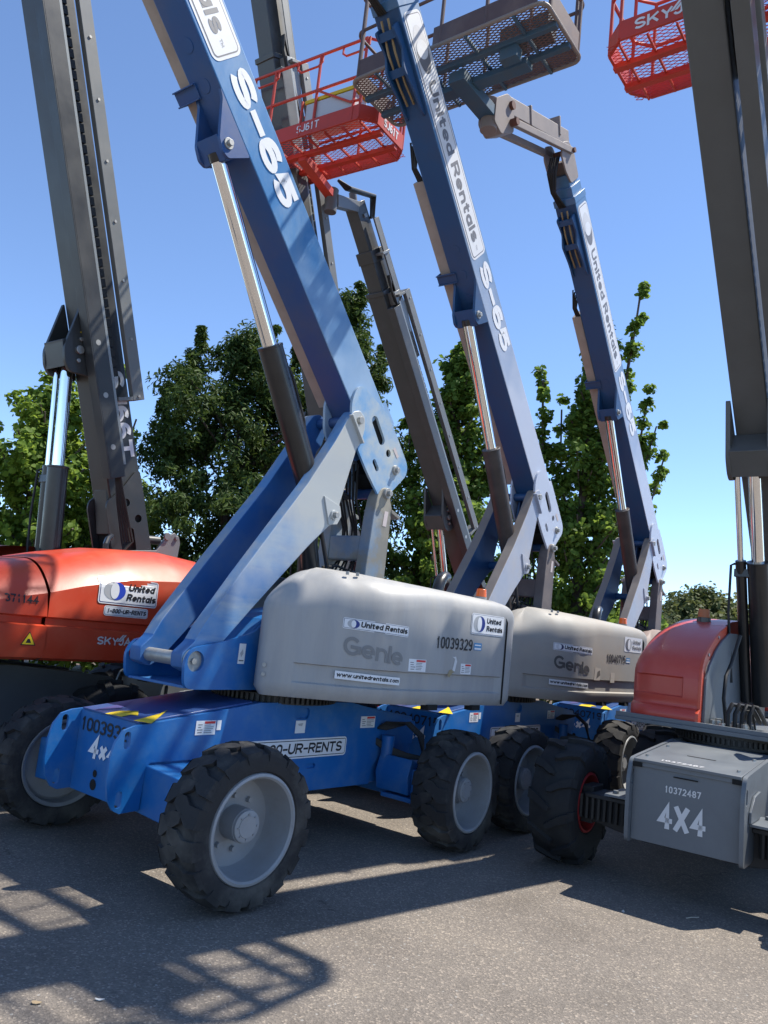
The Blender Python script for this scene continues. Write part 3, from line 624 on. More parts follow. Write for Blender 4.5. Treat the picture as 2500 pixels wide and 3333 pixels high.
    # maker's name: flat darker letters, the shading of raised relief painted in
    s9 = cov_s(.178); w = cov_s(-.292) - s9; D = Decal(); nm = mat("relief_shade_grey", (.20, .20, .198), .6) if not dusty else mat("relief_shade_dark", (.085, .083, .08), .6)
    D.text("Genie", 0, 0, .145, nm, 1, w=w, wt=.19, gap=.5); D.build("shaded_name", ec, lambda x, y, l: cov_map(s9 + x, 1.578 - .11 * x + y, l), cut=.05)
    mb = MB()
    for x, z in ((.625, 1.37), (.625, 1.44)): q, n = cov_at(cov_s(x)); mb.cyl((q.x, q.y, z), (q.x + n.x * .012, q.y + n.y * .012, z), .016, n=10)
    for x, y in ((.10, .74), (.02, .78)): mb.cyl((x, y, 2.20), (x, y, 2.228), .014, n=8)
    mb.build("cover_bolt", galv(), ec, 30)
    for x in (-.75, -1.35): q, n = cov_at(cov_s(x)); mb = MB(); mb.box(q.x - .07, q.x + .07, q.y - .10, q.y - .02, 1.17, 1.215); mb.build("cover_foot", dark(), ec, 0)
    b = MB(); b.cyl((-1.62, .99, 2.17), (-1.62, .99, 2.20), .055, n=16); b.build("beacon_base", cov_m, R, 30)
    b = MB(); b.cyl((-1.62, .99, 2.20), (-1.62, .99, 2.275), .052, .045, 18); b.build("beacon_light", lens or orange(), R, 30, .004)
    b = MB(); P = [(-1.12, .80, 2.12), (-1.13, .81, 2.20), (-1.17, .80, 2.28), (-1.25, .78, 2.335), (-1.33, .76, 2.345)]; b.tube(P, .055, 16)
    b.f = [q for q in b.f if len(q) < 10]; b.m = [0] * len(b.f); P2 = [Vector(p) for p in P]; b.tube(P2, .048, 16); b.f = [q for q in b.f if len(q) < 10]; b.m = [0] * len(b.f); b.build("exhaust_pipe", black(), R, 40)
    # ---- linkage: two long levers, two rear levers
    for sg in (1, -1):
        ya, yb = YC + sg * .185, YC + sg * .31
        o = [(1.19, 1.37), (1.20, 1.47), (1.10, 1.56), (1.03, 1.69), (.74, 2.10), (.40, 2.56), (.10, 2.96), (-.19, 3.41), (-.33, 3.66), (-.40, 3.755), (-.49, 3.79), (-.575, 3.74), (-.59, 3.64), (-.56, 3.50), (-.50, 3.42), (-.345, 2.85), (-.36, 2.80), (-.345, 2.70), (-.24, 2.65), (-.02, 2.45), (.33, 2.09), (.58, 1.83), (.81, 1.585), (.98, 1.40), (1.08, 1.33)]
        mb = MB(); o = roundpoly(o, .02, 2); mb.prism(o, min(ya, yb), max(ya, yb))
        for i, q in enumerate(mb.f):
            if len(q) > 6: c = mb.v[q[0]][1]; mb.m[i] = 0 if abs(c - yb) < 1e-6 else 2
            else: c = sum((Vector(mb.v[k]) for k in q), Vector()) / 4; t = (c.x - 1.105) * -.579 + (c.z - 1.424) * .815; e = (c.x - 1.105) + .579 * t; mb.m[i] = 1 if e > 0 and c.z > 1.6 else 2  # inner and lower faces: unbleached blue, with their shade painted in
        lk = mb.build("link_arm", link_ms, R, 30, .008)
        mb = MB(); mb.prism([(-.12, 2.90), (-.345, 2.85), (-.375, 2.76), (-.33, 2.68), (-.22, 2.66)], yb - .002 * sg if sg > 0 else yb - .014, yb + .014 if sg > 0 else yb + .002)
        mb.cyl((-.265, yb, 2.755), (-.265, yb + sg * .03, 2.755), .045, n=18); mb.build("lug_plate", link_m, lk, 30, .003)
        mb = MB(); mb.cyl((-.265, yb + sg * .03, 2.755), (-.265, yb + sg * .065, 2.755), .03, n=6); mb.cyl((-.49, yb - sg * .02, 3.69), (-.49, yb + sg * .035, 3.69), .035, n=16); mb.build("pin_head", galv(), lk, 30, .002)
        mb = MB(); mb.beam((-.36, yb + sg * .008, 3.71), (-.56, yb + sg * .008, 3.49), .05, .02, up=(-.6, 0, .8)); mb.build("end_cap", link_m, lk, 30, .003)
        mb = MB(); o = [(-.94, 1.25), (-.93, 2.32), (-.885, 2.86), (-.875, 3.02), (-.93, 3.13), (-1.01, 3.165), (-1.07, 3.13), (-1.09, 3.05), (-1.11, 2.99), (-1.14, 2.30), (-1.16, 1.25)]
        o = [(-.80, 1.25), (-.815, 2.35), (-.852, 2.86), (-.88, 3.04), (-.94, 3.14), (-1.02, 3.165), (-1.08, 3.12), (-1.09, 3.04), (-1.13, 2.98), (-1.12, 2.30), (-1.06, 1.25)]
        mb.prism(roundpoly(o, .03, 2), min(YC + sg * .19, YC + sg * .315), max(YC + sg * .19, YC + sg * .315)); rl = mb.build("rear_lever", riser_m, R, 30, .008)
        mb = MB(); mb.beam((-1.12, YC + sg * .26, 2.945), (-1.26, YC + sg * .26, 2.90), .13, .035); mb.build("stop_pad", riser_m, rl, 30, .004)
        mb = MB(); mb.cyl((-1.01, YC + sg * .31, 3.10), (-1.01, YC + sg * .345, 3.10), .052, n=20); mb.cyl((-1.01, YC + sg * .34, 3.10), (-1.01, YC + sg * .38, 3.10), .03, n=6); mb.build("pin_head", galv(), rl, 30, .002)
        D = Decal(); D.poly([(1.0, 2.78), (1.06, 2.78), (1.075, 2.93), (1.015, 2.93)], mat("faded_decal", (.55, .48, .46), .6)); D.build("faded_decal", rl, lambda x, y, l: (-x, YC + sg * (.315 + l), y))
    mb = MB(); mb.box(-1.0, -.84, YC - .2, YC + .2, 2.42, 2.66); mb.box(-1.05, -.78, YC - .5, YC + .5, 1.3, 2.2) ; mb.box(-1.0, -.87, YC - .2, YC + .2, 2.25, 2.32); mb.build("cross_tube", riser_m, R, 30, .02)
    mb = MB(); mb = None
    for x, z in ((-.49, 3.69), (-1.01, 3.10), (-.265, 2.755)): mb = MB(); mb.cyl((x, YC - .2, z), (x, YC + .2, z), .052, n=18); mb.build("cross_pin", under_m, R, 30)
    mb = MB()
    for k in range(7):
        y = YC - .13 + .04 * k; mb.tube([(-.72 - .01 * k, y, 3.35), (-.80, y + .01, 3.0), (-.95 + .02 * (k % 3), y, 2.75), (-.98 + .03 * (k % 2), y, 2.5), (-.8 - .02 * k, y, 2.25), (-.7, y, 1.9)], .012, 6)
    mb.tube([(-.45, YC + .1, 2.30), (-.62, YC + .12, 2.34), (-.85, YC + .13, 2.30), (-1.0, YC + .12, 2.22)], .014, 6)
    mb.build("hydraulic_hose", hose(), R, 40)
    mb = MB(); mb.cyl((-.60, YC - .02, 1.75), (-.285, YC - .02, 2.72), .085, n=22); mb.cyl((-.48, YC + .14, 2.28), (-.30, YC + .14, 2.70), .02, n=8); mb.box(-.60, -.46, YC - .12, YC + .16, 2.20, 2.24)
    mb.build("link_cylinder", barrel_m, R, 30, .003)
    mb = MB(); mb.cyl((-.34, YC + .02, 3.15), (-.78, YC + .02, 3.02), .03, n=14); mb.cyl((-.55, YC - .05, 3.32), (-.70, YC - .05, 2.95), .06, n=16); mb.build("tail_cylinder", barrel_m, R, 30)
    # ---- boom in its own frame
    ph = rad(45) + db; E = (-1.13, 3.36)
    BF = lambda u, y, v: (E[0] + u * cos(ph) - v * sin(ph), y, E[1] + u * sin(ph) + v * cos(ph))
    BP = lambda a, y, b: BF(a, y, b)
    def xz(x, z): dx, dz = x - E[0], z - E[1]; c = math.sqrt(.5); return ((dx + dz) * c, (dz - dx) * c)
    def boxb(mb, u0, u1, y0, y1, v0, v1):
        return mb.prism([(u0, v0), (u1, v0), (u1, v1), (u0, v1)], y0, y1, BF)
    mb = MB(); boxb(mb, .55, 6.40, -.15, .15, -.19, .235)
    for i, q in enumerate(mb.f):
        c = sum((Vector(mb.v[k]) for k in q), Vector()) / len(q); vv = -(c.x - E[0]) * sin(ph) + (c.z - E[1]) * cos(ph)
        mb.m[i] = 1 if vv < -.18 else 0  # deep blue underside, paler chalky sides: sunlit contrast put into the paint
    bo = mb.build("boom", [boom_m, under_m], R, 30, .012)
    out = [xz(*p) for p in ((-.368, 3.84), (-.40, 3.95), (-.45, 4.015), (-.52, 4.03), (-.60, 4.0), (-.929, 3.868), (-1.106, 3.698), (-1.304, 3.486), (-1.335, 3.42), (-1.318, 3.34), (-1.134, 3.16), (-.96, 3.02), (-.894, 3.073), (-.695, 3.249), (-.524, 3.424), (-.40, 3.60))]
    big = slot(*xz(-.735, 3.755), *xz(-.865, 3.60), .050); c1 = circ(*xz(-.994, 3.499), .038, 18); c2 = slot(*xz(-.79, 3.365), *xz(-.84, 3.312), .028)
    for sg in (1, -1):
        v, f = plate(roundpoly(out, .05, 3), [big, c1, c2], .152 if sg > 0 else -.178, .178 if sg > 0 else -.152, BF); mb = MB(); mb.add(v, f); mb.build("tail_plate", tail_m, bo, 30, .004)
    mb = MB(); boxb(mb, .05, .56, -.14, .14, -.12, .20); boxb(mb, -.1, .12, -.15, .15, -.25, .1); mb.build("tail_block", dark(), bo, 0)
    mb = MB(); boxb(mb, .36, .60, .100, .14, .05, .30) ; mb.build("tail_inner", boom_m, bo, 30)
    mb = MB(); mb.cyl((E[0], -.19, E[1]), (E[0], .185, E[1]), .05, n=20); mb.cyl((E[0], .18, E[1]), (E[0], .198, E[1]), .045, n=20); mb.cyl((E[0], .198, E[1]), (E[0], .225, E[1]), .026, n=6); mb.build("tail_pin", galv(), bo, 30, .002)
    mb = MB()
    for y in (-.12, .06): mb.prism(roundpoly([(.42, -.19), (.72, -.19), (.62, -.24), (.50, -.40), (.40, -.43), (.33, -.36), (.34, -.25)], .03), y, y + .03, BF)
    mb.build("lever_lug", under_m, bo, 30, .004)
    D = Decal(); D.poly([(.10, .11), (.21, .11), (.21, .15), (.10, .15)], mat("faded_decal", (.55, .48, .46), .6)); D.build("faded_decal", bo, lambda x, y, l: BF(x - .02, .178 + l, y - .02))
    # lettering on the near side of the boom
    sd = lambda x, y, l: BF(6.30 - x, .15 + l, y)
    D = Decal(); D.sticker(0, -.150, 2.52, .205, .07, inkgrey(), line=.010, inset=.025)
    D.logo(.36, .03, .23, .125, 3, left=palegrey() if dusty else greylogo(), right=inkgrey(), lens=white(), tilt=0.)
    D.text("United Rentals", .66, -.045, .17, inkgrey(), 3, w=1.68, wt=.21); D.text("TM", 2.38, .0, .03, greylogo(), 3, .0)
    D.build("company_decal", bo, sd)
    D = Decal(); D.text("S-65", 2.60, -.060, .245, whitetext(), 1, w=1.08, wt=.27); D.build("model_lettering", bo, sd)
    # lift cylinder bracket under the boom
    mb = MB()
    for y in (-.15, .12): mb.prism(roundpoly([(3.08, -.19), (3.62, -.19), (3.55, -.21), (3.30, -.42), (3.20, -.45), (3.14, -.42)], .02), y, y + .03, BF)
    mb.prism([(3.14, -.43), (3.33, -.41), (3.32, -.38), (3.16, -.40)], -.12, .12, BF); mb.prism([(3.12, -.26), (3.16, -.26), (3.17, -.42), (3.13, -.42)], -.12, .12, BF)
    lb = mb.build("lift_bracket", under_m, bo, 30, .004)
    pin = BF(3.235, .15, -.36)
    mb = MB(); mb.cyl((pin[0], .148, pin[2]), (pin[0], .162, pin[2]), .045, n=20); mb.cyl((pin[0], .16, pin[2]), (pin[0], .19, pin[2]), .025, n=12); mb.build("pin_head", galv(), lb, 30, .002)
    mb = MB()
    for u, v in ((3.38, -.02), (3.67, -.02), (3.96, -.02)):
        p = Vector(BF(u, 0, -.19)); q = Vector(BF(u, 0, -.194)); mb.cyl(p, q, .055, n=24)
    mb.build("plug_weld", under_m, bo, 30)
    a0 = Vector((-.265, .0, 2.755)); p1 = Vector((pin[0], 0, pin[2])); dd = (p1 - a0).normalized(); t = (Vector((.576, 0, 4.05)) - a0).length
    mb = MB(); mb.cyl(a0, a0 + dd * t, .108, n=28); mb.cyl(a0 + dd * (t - .01), a0 + dd * (t + .012), .112, n=28); lc = mb.build("lift_cylinder", barrel_m, R, 30, .004)
    mb = MB(); mb.cyl(a0 + dd * (t + .01), p1 - dd * .09, .066, n=28); mb.build("cylinder_rod", chrome(), lc, 30)
    mb = MB(); mb.cyl(p1 - dd * .10, p1 - dd * .03, .075, n=24); mb.build("rod_eye", black(), lc, 30, .004)
    mb = MB(); mb.tube([a0 + dd * (t - .15) + Vector((-.1, .06, 0)), a0 + dd * (t - .2) + Vector((-.14, .06, -.02)), a0 + dd * (t - .6) + Vector((-.13, .06, -.02)), a0 + dd * (t - .7) + Vector((-.1, .06, -.02))], .015, 8); mb.build("hydraulic_hose", hose(), lc, 40)
    # cable tray on the far side
    mb = MB(); boxb(mb, .82, 4.75, -.31, -.175, -.135, .12); tr = mb.build("cable_tray", tray(), R, 30, .006)
    mb = MB(); boxb(mb, 3.60, 3.72, -.33, -.08, -.205, -.1905); boxb(mb, 3.60, 3.612, -.33, -.08, -.225, -.205); boxb(mb, 3.708, 3.72, -.33, -.08, -.225, -.205); boxb(mb, 3.60, 3.72, -.33, -.315, -.1905, .0); mb.build("tray_clamp", under_m, tr, 30, .003)
    mb = MB()
    for k in range(4): mb.tube([BF(4.65, -.25 + .02 * k, -.08), BF(4.9, -.25 + .02 * k, -.15 - .01 * k), BF(5.15 - .04 * k, -.21 + .015 * k, -.10), BF(5.12, -.18 + .01 * k, .0), BF(4.85, -.17, .04)], .012, 6)
    mb.build("cable_bundle", hose(), tr, 40)
    mb = MB()
    for y in (-.12, .085): mb.prism(roundpoly([(5.35, -.19), (6.25, -.19), (6.22, -.33), (6.0, -.26), (5.85, -.35), (5.6, -.27), (5.42, -.24)], .04), y, y + .025, BF)
    boxb(mb, 5.78, 5.86, -.10, .09, -.30, -.28); boxb(mb, 6.12, 6.2, -.10, .09, -.30, -.28); mb.build("wear_pad_bracket", under_m, bo, 30, .003)
    mb = MB()
    for y in (-.05, .03): mb.tube([BF(6.3, y, -.24), BF(6.0, y, -.29), BF(5.7, y, -.27), BF(5.5, y, -.22)], .013, 8)
    mb.build("hydraulic_line", mat("brass_line", (.30, .22, .12), .5, metal=.6), bo, 40)
    # extension, head, jib
    mb = MB(); boxb(mb, 6.36, 6.58, -.130, .130, -.165, .205); boxb(mb, 6.56, 6.74, -.110, .110, -.14, .175); boxb(mb, 6.355, 6.45, -.158, .158, -.198, .243); be = mb.build("boom_extension", boom_m, R, 30, .008)
    mb = MB()
    for y in (-.135, .11): mb.prism(roundpoly([(6.62, -.13), (6.62, .17), (6.95, .20), (7.12, .10), (7.16, -.10), (7.02, -.24), (6.8, -.22)], .05), y, y + .025, BF)
    boxb(mb, 6.70, 6.9, -.10, .10, -.05, .12); hd = mb.build("boom_head", jibgrey(), R, 30, .005)
    mb = MB(); 
    for k in range(5): mb.tube([BF(6.35, -.08 + .02 * k, -.20), BF(6.6, -.09 + .02 * k, -.33 - .015 * k), BF(6.85, -.08 + .03 * k, -.33), BF(7.0, -.06 + .03 * k, -.15)], .013, 6)
    mb.build("head_hose", hose(), hd, 40)
    J0 = Vector((3.64, 0, 8.66)); J1 = Vector((5.30, 0, 8.10))
    mb = MB(); mb.beam(J0, J1, .16, .21); mb.beam(J0 + Vector((.30, 0, .0)), J0 + Vector((.34, 0, -.01)), .19, .25); mb.beam(J0 + Vector((1.1, 0, -.36)), J0 + Vector((1.14, 0, -.37)), .19, .25); jb = mb.build("jib", jibgrey(), R, 30, .008)
    mb = MB()
    for y in (-.14, .14): mb.beam(Vector((3.67, y, 8.44)), Vector((5.28, y, 7.86)), .06, .085)
    mb.build("jib_link", jibgrey(), R, 30, .006)
    mb = MB(); mb.cyl((3.67, -.2, 8.44), (3.67, .2, 8.44), .035, n=12); mb.cyl((5.28, -.2, 7.86), (5.28, .2, 7.86), .045, n=12); mb.cyl((5.32, -.15, 8.06), (5.32, .15, 8.06), .05, n=12); mb.build("jib_pin", mat("rusty_pin", (.14, .06, .04), .7), jb, 30)
    mb = MB(); mb.prism(roundpoly([(5.20, 7.78), (5.24, 8.18), (5.42, 8.16), (5.66, 7.95), (5.66, 7.66), (5.48, 7.60)], .04), -.11, .11); mb.cyl((5.60, 0, 7.60), (5.60, 0, 7.98), .10, n=20); mb.build("rotator", jibgrey(), R, 30, .006)
    # platform
    x0, x1, y0, y1, z0 = 5.78, 6.70, -1.21, 1.19, 7.93
    pm = platbrown()
    mb = MB(); platform_rail(mb, x0, x1, y0, y1, z0, 1.10, .021, 4); pf = mb.build("platform", pm, R, 40)
    mb = MB(); cr = rrect(y0 - .0, x0, y1, x1, .10); mb.tube([(b, a, z0 - .005) for a, b in cr], .022, 8, True); mb.build("floor_rim", mat("rim_pale_brown", (.26, .22, .19), .6), pf, 40)
    mesh_floor(x0 + .01, x1 - .01, y0 + .01, y1 - .01, z0, .075, .009).build("floor_mesh", mat("floor_mesh_rusty", (.17, .105, .085), .7, dirt=(.25, .17, .13), amt=.6), pf, 0)
    mb = MB()
    for x in (x0 + .30, x0 + .62): mb.box(x - .03, x + .03, y0, y1, z0 - .07, z0 - .012)
    for y in (-.85, -.3, .3, .85): mb.box(x0, x1, y - .015, y + .015, z0 - .045, z0 - .010)
    mb.box(x0 - .2, x0 + .95 * .6, -.10, .10, z0 - .20, z0 - .072); mb.box(x0 + .25, x0 + .40, -.75, .75, z0 - .14, z0 - .072); mb.box(x0 + .5, x0 + .62, .55, .75, z0 - .2, z0 - .07); mb.build("floor_frame", blueframe(), pf, 30, .004)
    mb = MB()
    for (a, b, c, d) in ((x0 - .012, x0 + .012, y0 + .08, -.75), (x0 - .012, x0 + .012, .12, y1 - .06), (x1 - .012, x1 + .012, y0 + .1, -.5), (x1 - .012, x1 + .012, -.1, y1 - .1), (x0 + .1, x1 - .1, y1 - .012, y1 + .012), (x0 + .1, x1 - .1, y0 - .012, y0 + .012)): mb.box(a, b, c, d, z0 + .01, z0 + .22)
    tb = mb.build("toe_board", pm, pf, 30, .003)
    D = Decal(); D.poly([(0, 0), (.40, 0), (.40, .17), (0, .17)], white())
    for i, (a, b) in enumerate(((.13, .38), (.13, .36), (.13, .39), (.13, .33))): D.poly([(a, .125 - .03 * i), (b, .125 - .03 * i), (b, .14 - .03 * i), (a, .14 - .03 * i)], inkgrey(), 1)
    for k in (0, 1): D.poly([(.03 + .045 * k, .03), (.06 + .045 * k, .03), (.06 + .045 * k, .10), (.03 + .045 * k, .10)], inkblack(), 1); D.poly(circ(.045 + .045 * k, .118, .012, 10), inkblack(), 1)
    D.poly([(.2, .15), (.39, .15), (.39, .163), (.2, .163)], mat("green_band", (.02, .16, .10), .5), 1)
    D.build("capacity_decal", pf, lambda x, y, l: (x0 - .013 - l, .30 + x, z0 + .03 + y))
    D = Decal(); D.poly([(0, 0), (.14, 0), (.14, .19), (0, .19)], white())
    for i in range(5): D.poly([(.015, .15 - .03 * i), (.12, .15 - .03 * i), (.12, .16 - .03 * i), (.015, .16 - .03 * i)], inkgrey(), 1)
    D.build("notice_decal", pf, lambda x, y, l: (x0 - .013 - l, -.97 + x, z0 + .02 + y))
    mb = MB(); mb.prism(roundpoly([(x0 + .0, z0 + .62), (x0 - .22, z0 + .52), (x0 - .24, z0 + .68), (x0 - .1, z0 + .80), (x0, z0 + .80)], .03), .15, .75); mb.build("control_box", mat("control_box_dark", (.03, .045, .045), .5), pf, 30, .006)
    return R
GY = lambda d: rad(d)
LKB = [linkB(), mat("link_top_dust", (.22, .185, .16), .65, dirt=(.30, .26, .22), amt=.6), blueB2()]
GRP = "blue and grey boom lifts parked nose to tail"
genie("boom_lift", "nearest blue boom lift, its bright blue chassis marked 4x4 and grey engine cover stencilled 10039329",
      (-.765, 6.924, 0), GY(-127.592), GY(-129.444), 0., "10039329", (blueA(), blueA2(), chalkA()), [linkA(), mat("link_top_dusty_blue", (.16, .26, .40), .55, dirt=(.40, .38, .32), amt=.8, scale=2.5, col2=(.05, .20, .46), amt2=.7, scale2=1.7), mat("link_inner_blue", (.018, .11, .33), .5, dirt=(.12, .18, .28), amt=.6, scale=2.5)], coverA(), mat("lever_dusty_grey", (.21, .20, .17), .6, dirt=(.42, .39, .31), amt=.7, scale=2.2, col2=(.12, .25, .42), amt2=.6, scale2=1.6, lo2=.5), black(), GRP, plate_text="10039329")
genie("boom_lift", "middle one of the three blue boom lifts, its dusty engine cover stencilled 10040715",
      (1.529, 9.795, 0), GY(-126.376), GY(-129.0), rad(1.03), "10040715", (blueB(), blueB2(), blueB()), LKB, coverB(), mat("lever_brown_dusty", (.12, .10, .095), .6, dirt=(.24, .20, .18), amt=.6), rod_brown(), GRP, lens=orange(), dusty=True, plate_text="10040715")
genie("boom_lift", "farthest of the three blue boom lifts, its whole boom and rusty basket in view",
      (4.1035, 12.8905, 0), GY(-126.989), GY(-129.0), rad(.84), "10040713", (blueB(), blueB2(), blueB()), LKB, mat("engine_cover_brown", (.27, .20, .17), .6, dirt=(.36, .28, .23), amt=.6), mat("lever_brown_dusty", (.12, .10, .095), .6), rod_brown(), GRP, lens=orange2(), dusty=True, plate_text="10040719")
# ------------------------------------------------------------------ red and dark grey boom lifts
def sky_emblem(D, x, y, h, m, layer=2):
    """stylised lettering with the swept double stroke between its halves"""
    w1 = h * 3.1; D.text("SKY", x, y, h, m, layer, w=w1, wt=.20)
    for k in (0, 1):
        a = x + w1 - h * .28 + k * h * .34; D.poly([(a, y + h * .45), (a + h * .28, y + h * .45), (a + h * 1.05, y + h * 1.35), (a + h * .80, y + h * 1.35)], m, layer + .5)
    x2 = x + w1 + h * .02; w2 = h * 3.9; D.text("JACK", x2, y, h, m, layer, w=w2, wt=.20); return w1 + w2
HDROP = .30
def hood_z(x): return float(np.interp(x, [-2.42, -2.3, -1.8, -1.2, -.7, -.36, -.1, .2, .38, .5], [2.28, 2.33, 2.36, 2.31, 2.20, 2.105, 2.05, 1.98, 1.88, 1.76]))
def hood(side, x0, x1, front, yo=1.16):
    """bonnet over one side of the turntable: domed roof, shoulder, waist groove, lower bulge"""
    def roof(x, y): return hood_z(x) - HDROP * max(0, (y - yo + .54) / .54) ** 2.4
    nx, ny = 30, 26; yi = .20; mb = MB()
    xs = [x0 + (x1 - x0) * i / nx for i in range(nx + 1)]; ys = [yi + (yo - yi) * (1 - (1 - j / ny) ** 1.6) for j in range(ny + 1)]
    def corner(x, y):
        # round the front outer corner in plan
        if front and x > x1 - .30 and y > yo - .34:
            dx, dy = (x - (x1 - .30)) / .30, (y - (yo - .34)) / .34; m = max(dx, dy); l = math.hypot(dx, dy)
            if l > 0: k = m / l; dx, dy = dx * k, dy * k
            return x1 - .30 + dx * .30, yo - .34 + dy * .34
        return x, y
    top = [[(*corner(x, y), roof(x, y)) for x in xs] for y in ys]
    mb.grid(top)
    # skirt: from the roof's outer edge down
    edge = [(xs[0], y) for y in ys] + [(x, yo) for x in xs[1:]] + ([(x1, y) for y in ys[::-1][1:]] if front else [])
    rows = []
    for lv in (0, .4, .75, 'g0', 'g1', 'g2', 'l0', 'l1', 'l2', 'b'):
        row = []
        for x, y in edge:
            cx, cy = corner(x, y); z = roof(x, y); nxx = 1. if (front and x > x1 - .001) else (-1. if x < x0 + .001 else 0.); nyy = 1. if y > yo - .001 else 0.
            if front and x > x1 - .3 and y > yo - .34: nxx, nyy = max(0, cx - (x1 - .3)) / .3, max(0, cy - (yo - .34)) / .34
            tz = {'g0': 1.60, 'g1': 1.585, 'g2': 1.53, 'l0': 1.515, 'l1': 1.35, 'l2': 1.24, 'b': 1.215}; of = {'g0': .02, 'g1': -.012, 'g2': -.012, 'l0': .035, 'l1': .04, 'l2': .02, 'b': -.03}
            if front and x > x1 - .3 and y < yo - .2: tz = {'g0': 1.42, 'g1': 1.41, 'g2': 1.385, 'l0': 1.37, 'l1': 1.33, 'l2': 1.24, 'b': 1.215}; of = {'g0': .0, 'g1': -.02, 'g2': -.02, 'l0': .045, 'l1': .05, 'l2': .04, 'b': .0}
            if lv in tz: zz, o = tz[lv], of[lv]
            else: zz, o = z + (tz['g0'] - z) * lv, .02 * lv
            row.append((cx + nxx * o, cy + nyy * o, zz))
        rows.append(row)
    mb.grid(rows)
    mb.add([(x, yi, roof(x, yi)) for x in xs] + [(x, yi, 1.25) for x in xs], [(i, i + 1, nx + 2 + i, nx + 1 + i) for i in range(nx)]) if not front else None
    if side < 0: mb.v = [(x, -y, z) for x, y, z in mb.v]
    return mb
def side_hood(prof, front):
    """bonnet on the right-hand side: a side-on profile swept across and rounded off at its outer edge"""
    yi, yo, w = -.24, -.87, .24; ys = [yi, -.30, -.372, -.385, -.45, -.55, -.63] + [yo + w * (1 - sin(pi / 2 * k / 9)) for k in range(1, 10)]
    cx, cz = (-.2, 1.55) if front else (-1.3, 1.5); rows = []
    for y in ys:
        t = max(0, (yo + w - y) / w); d = .17 * (1 - math.sqrt(max(0, 1 - t * t))); row = []
        for i, (x, z) in enumerate(prof):
            a = prof[max(i - 1, 0)]; b = prof[min(i + 1, len(prof) - 1)]; nx, nz = b[1] - a[1], -(b[0] - a[0]); l = math.hypot(nx, nz); nx, nz = nx / l, nz / l
            if z < 1.45: nz = 0; nx = 1
            dent = .022 if (front and -.80 < y < -.38 and 1.475 < z < 1.65) else 0
            row.append((x - nx * (d + dent) if front else x - (nx * d if abs(nx) > .5 else 0), y, z - nz * d))
        rows.append(row)
    mb = MB(); mb.grid(rows); last = rows[-1]; n = len(last)
    if front: mb.add(last + [(-.36, yo, 1.21)], [list(range(n + 1))])
    else: mb.add(last + [(x, yo, 1.21) for x, y, z in last], [(i, i + 1, n + i + 1, n + i) for i in range(n - 1)])
    return mb
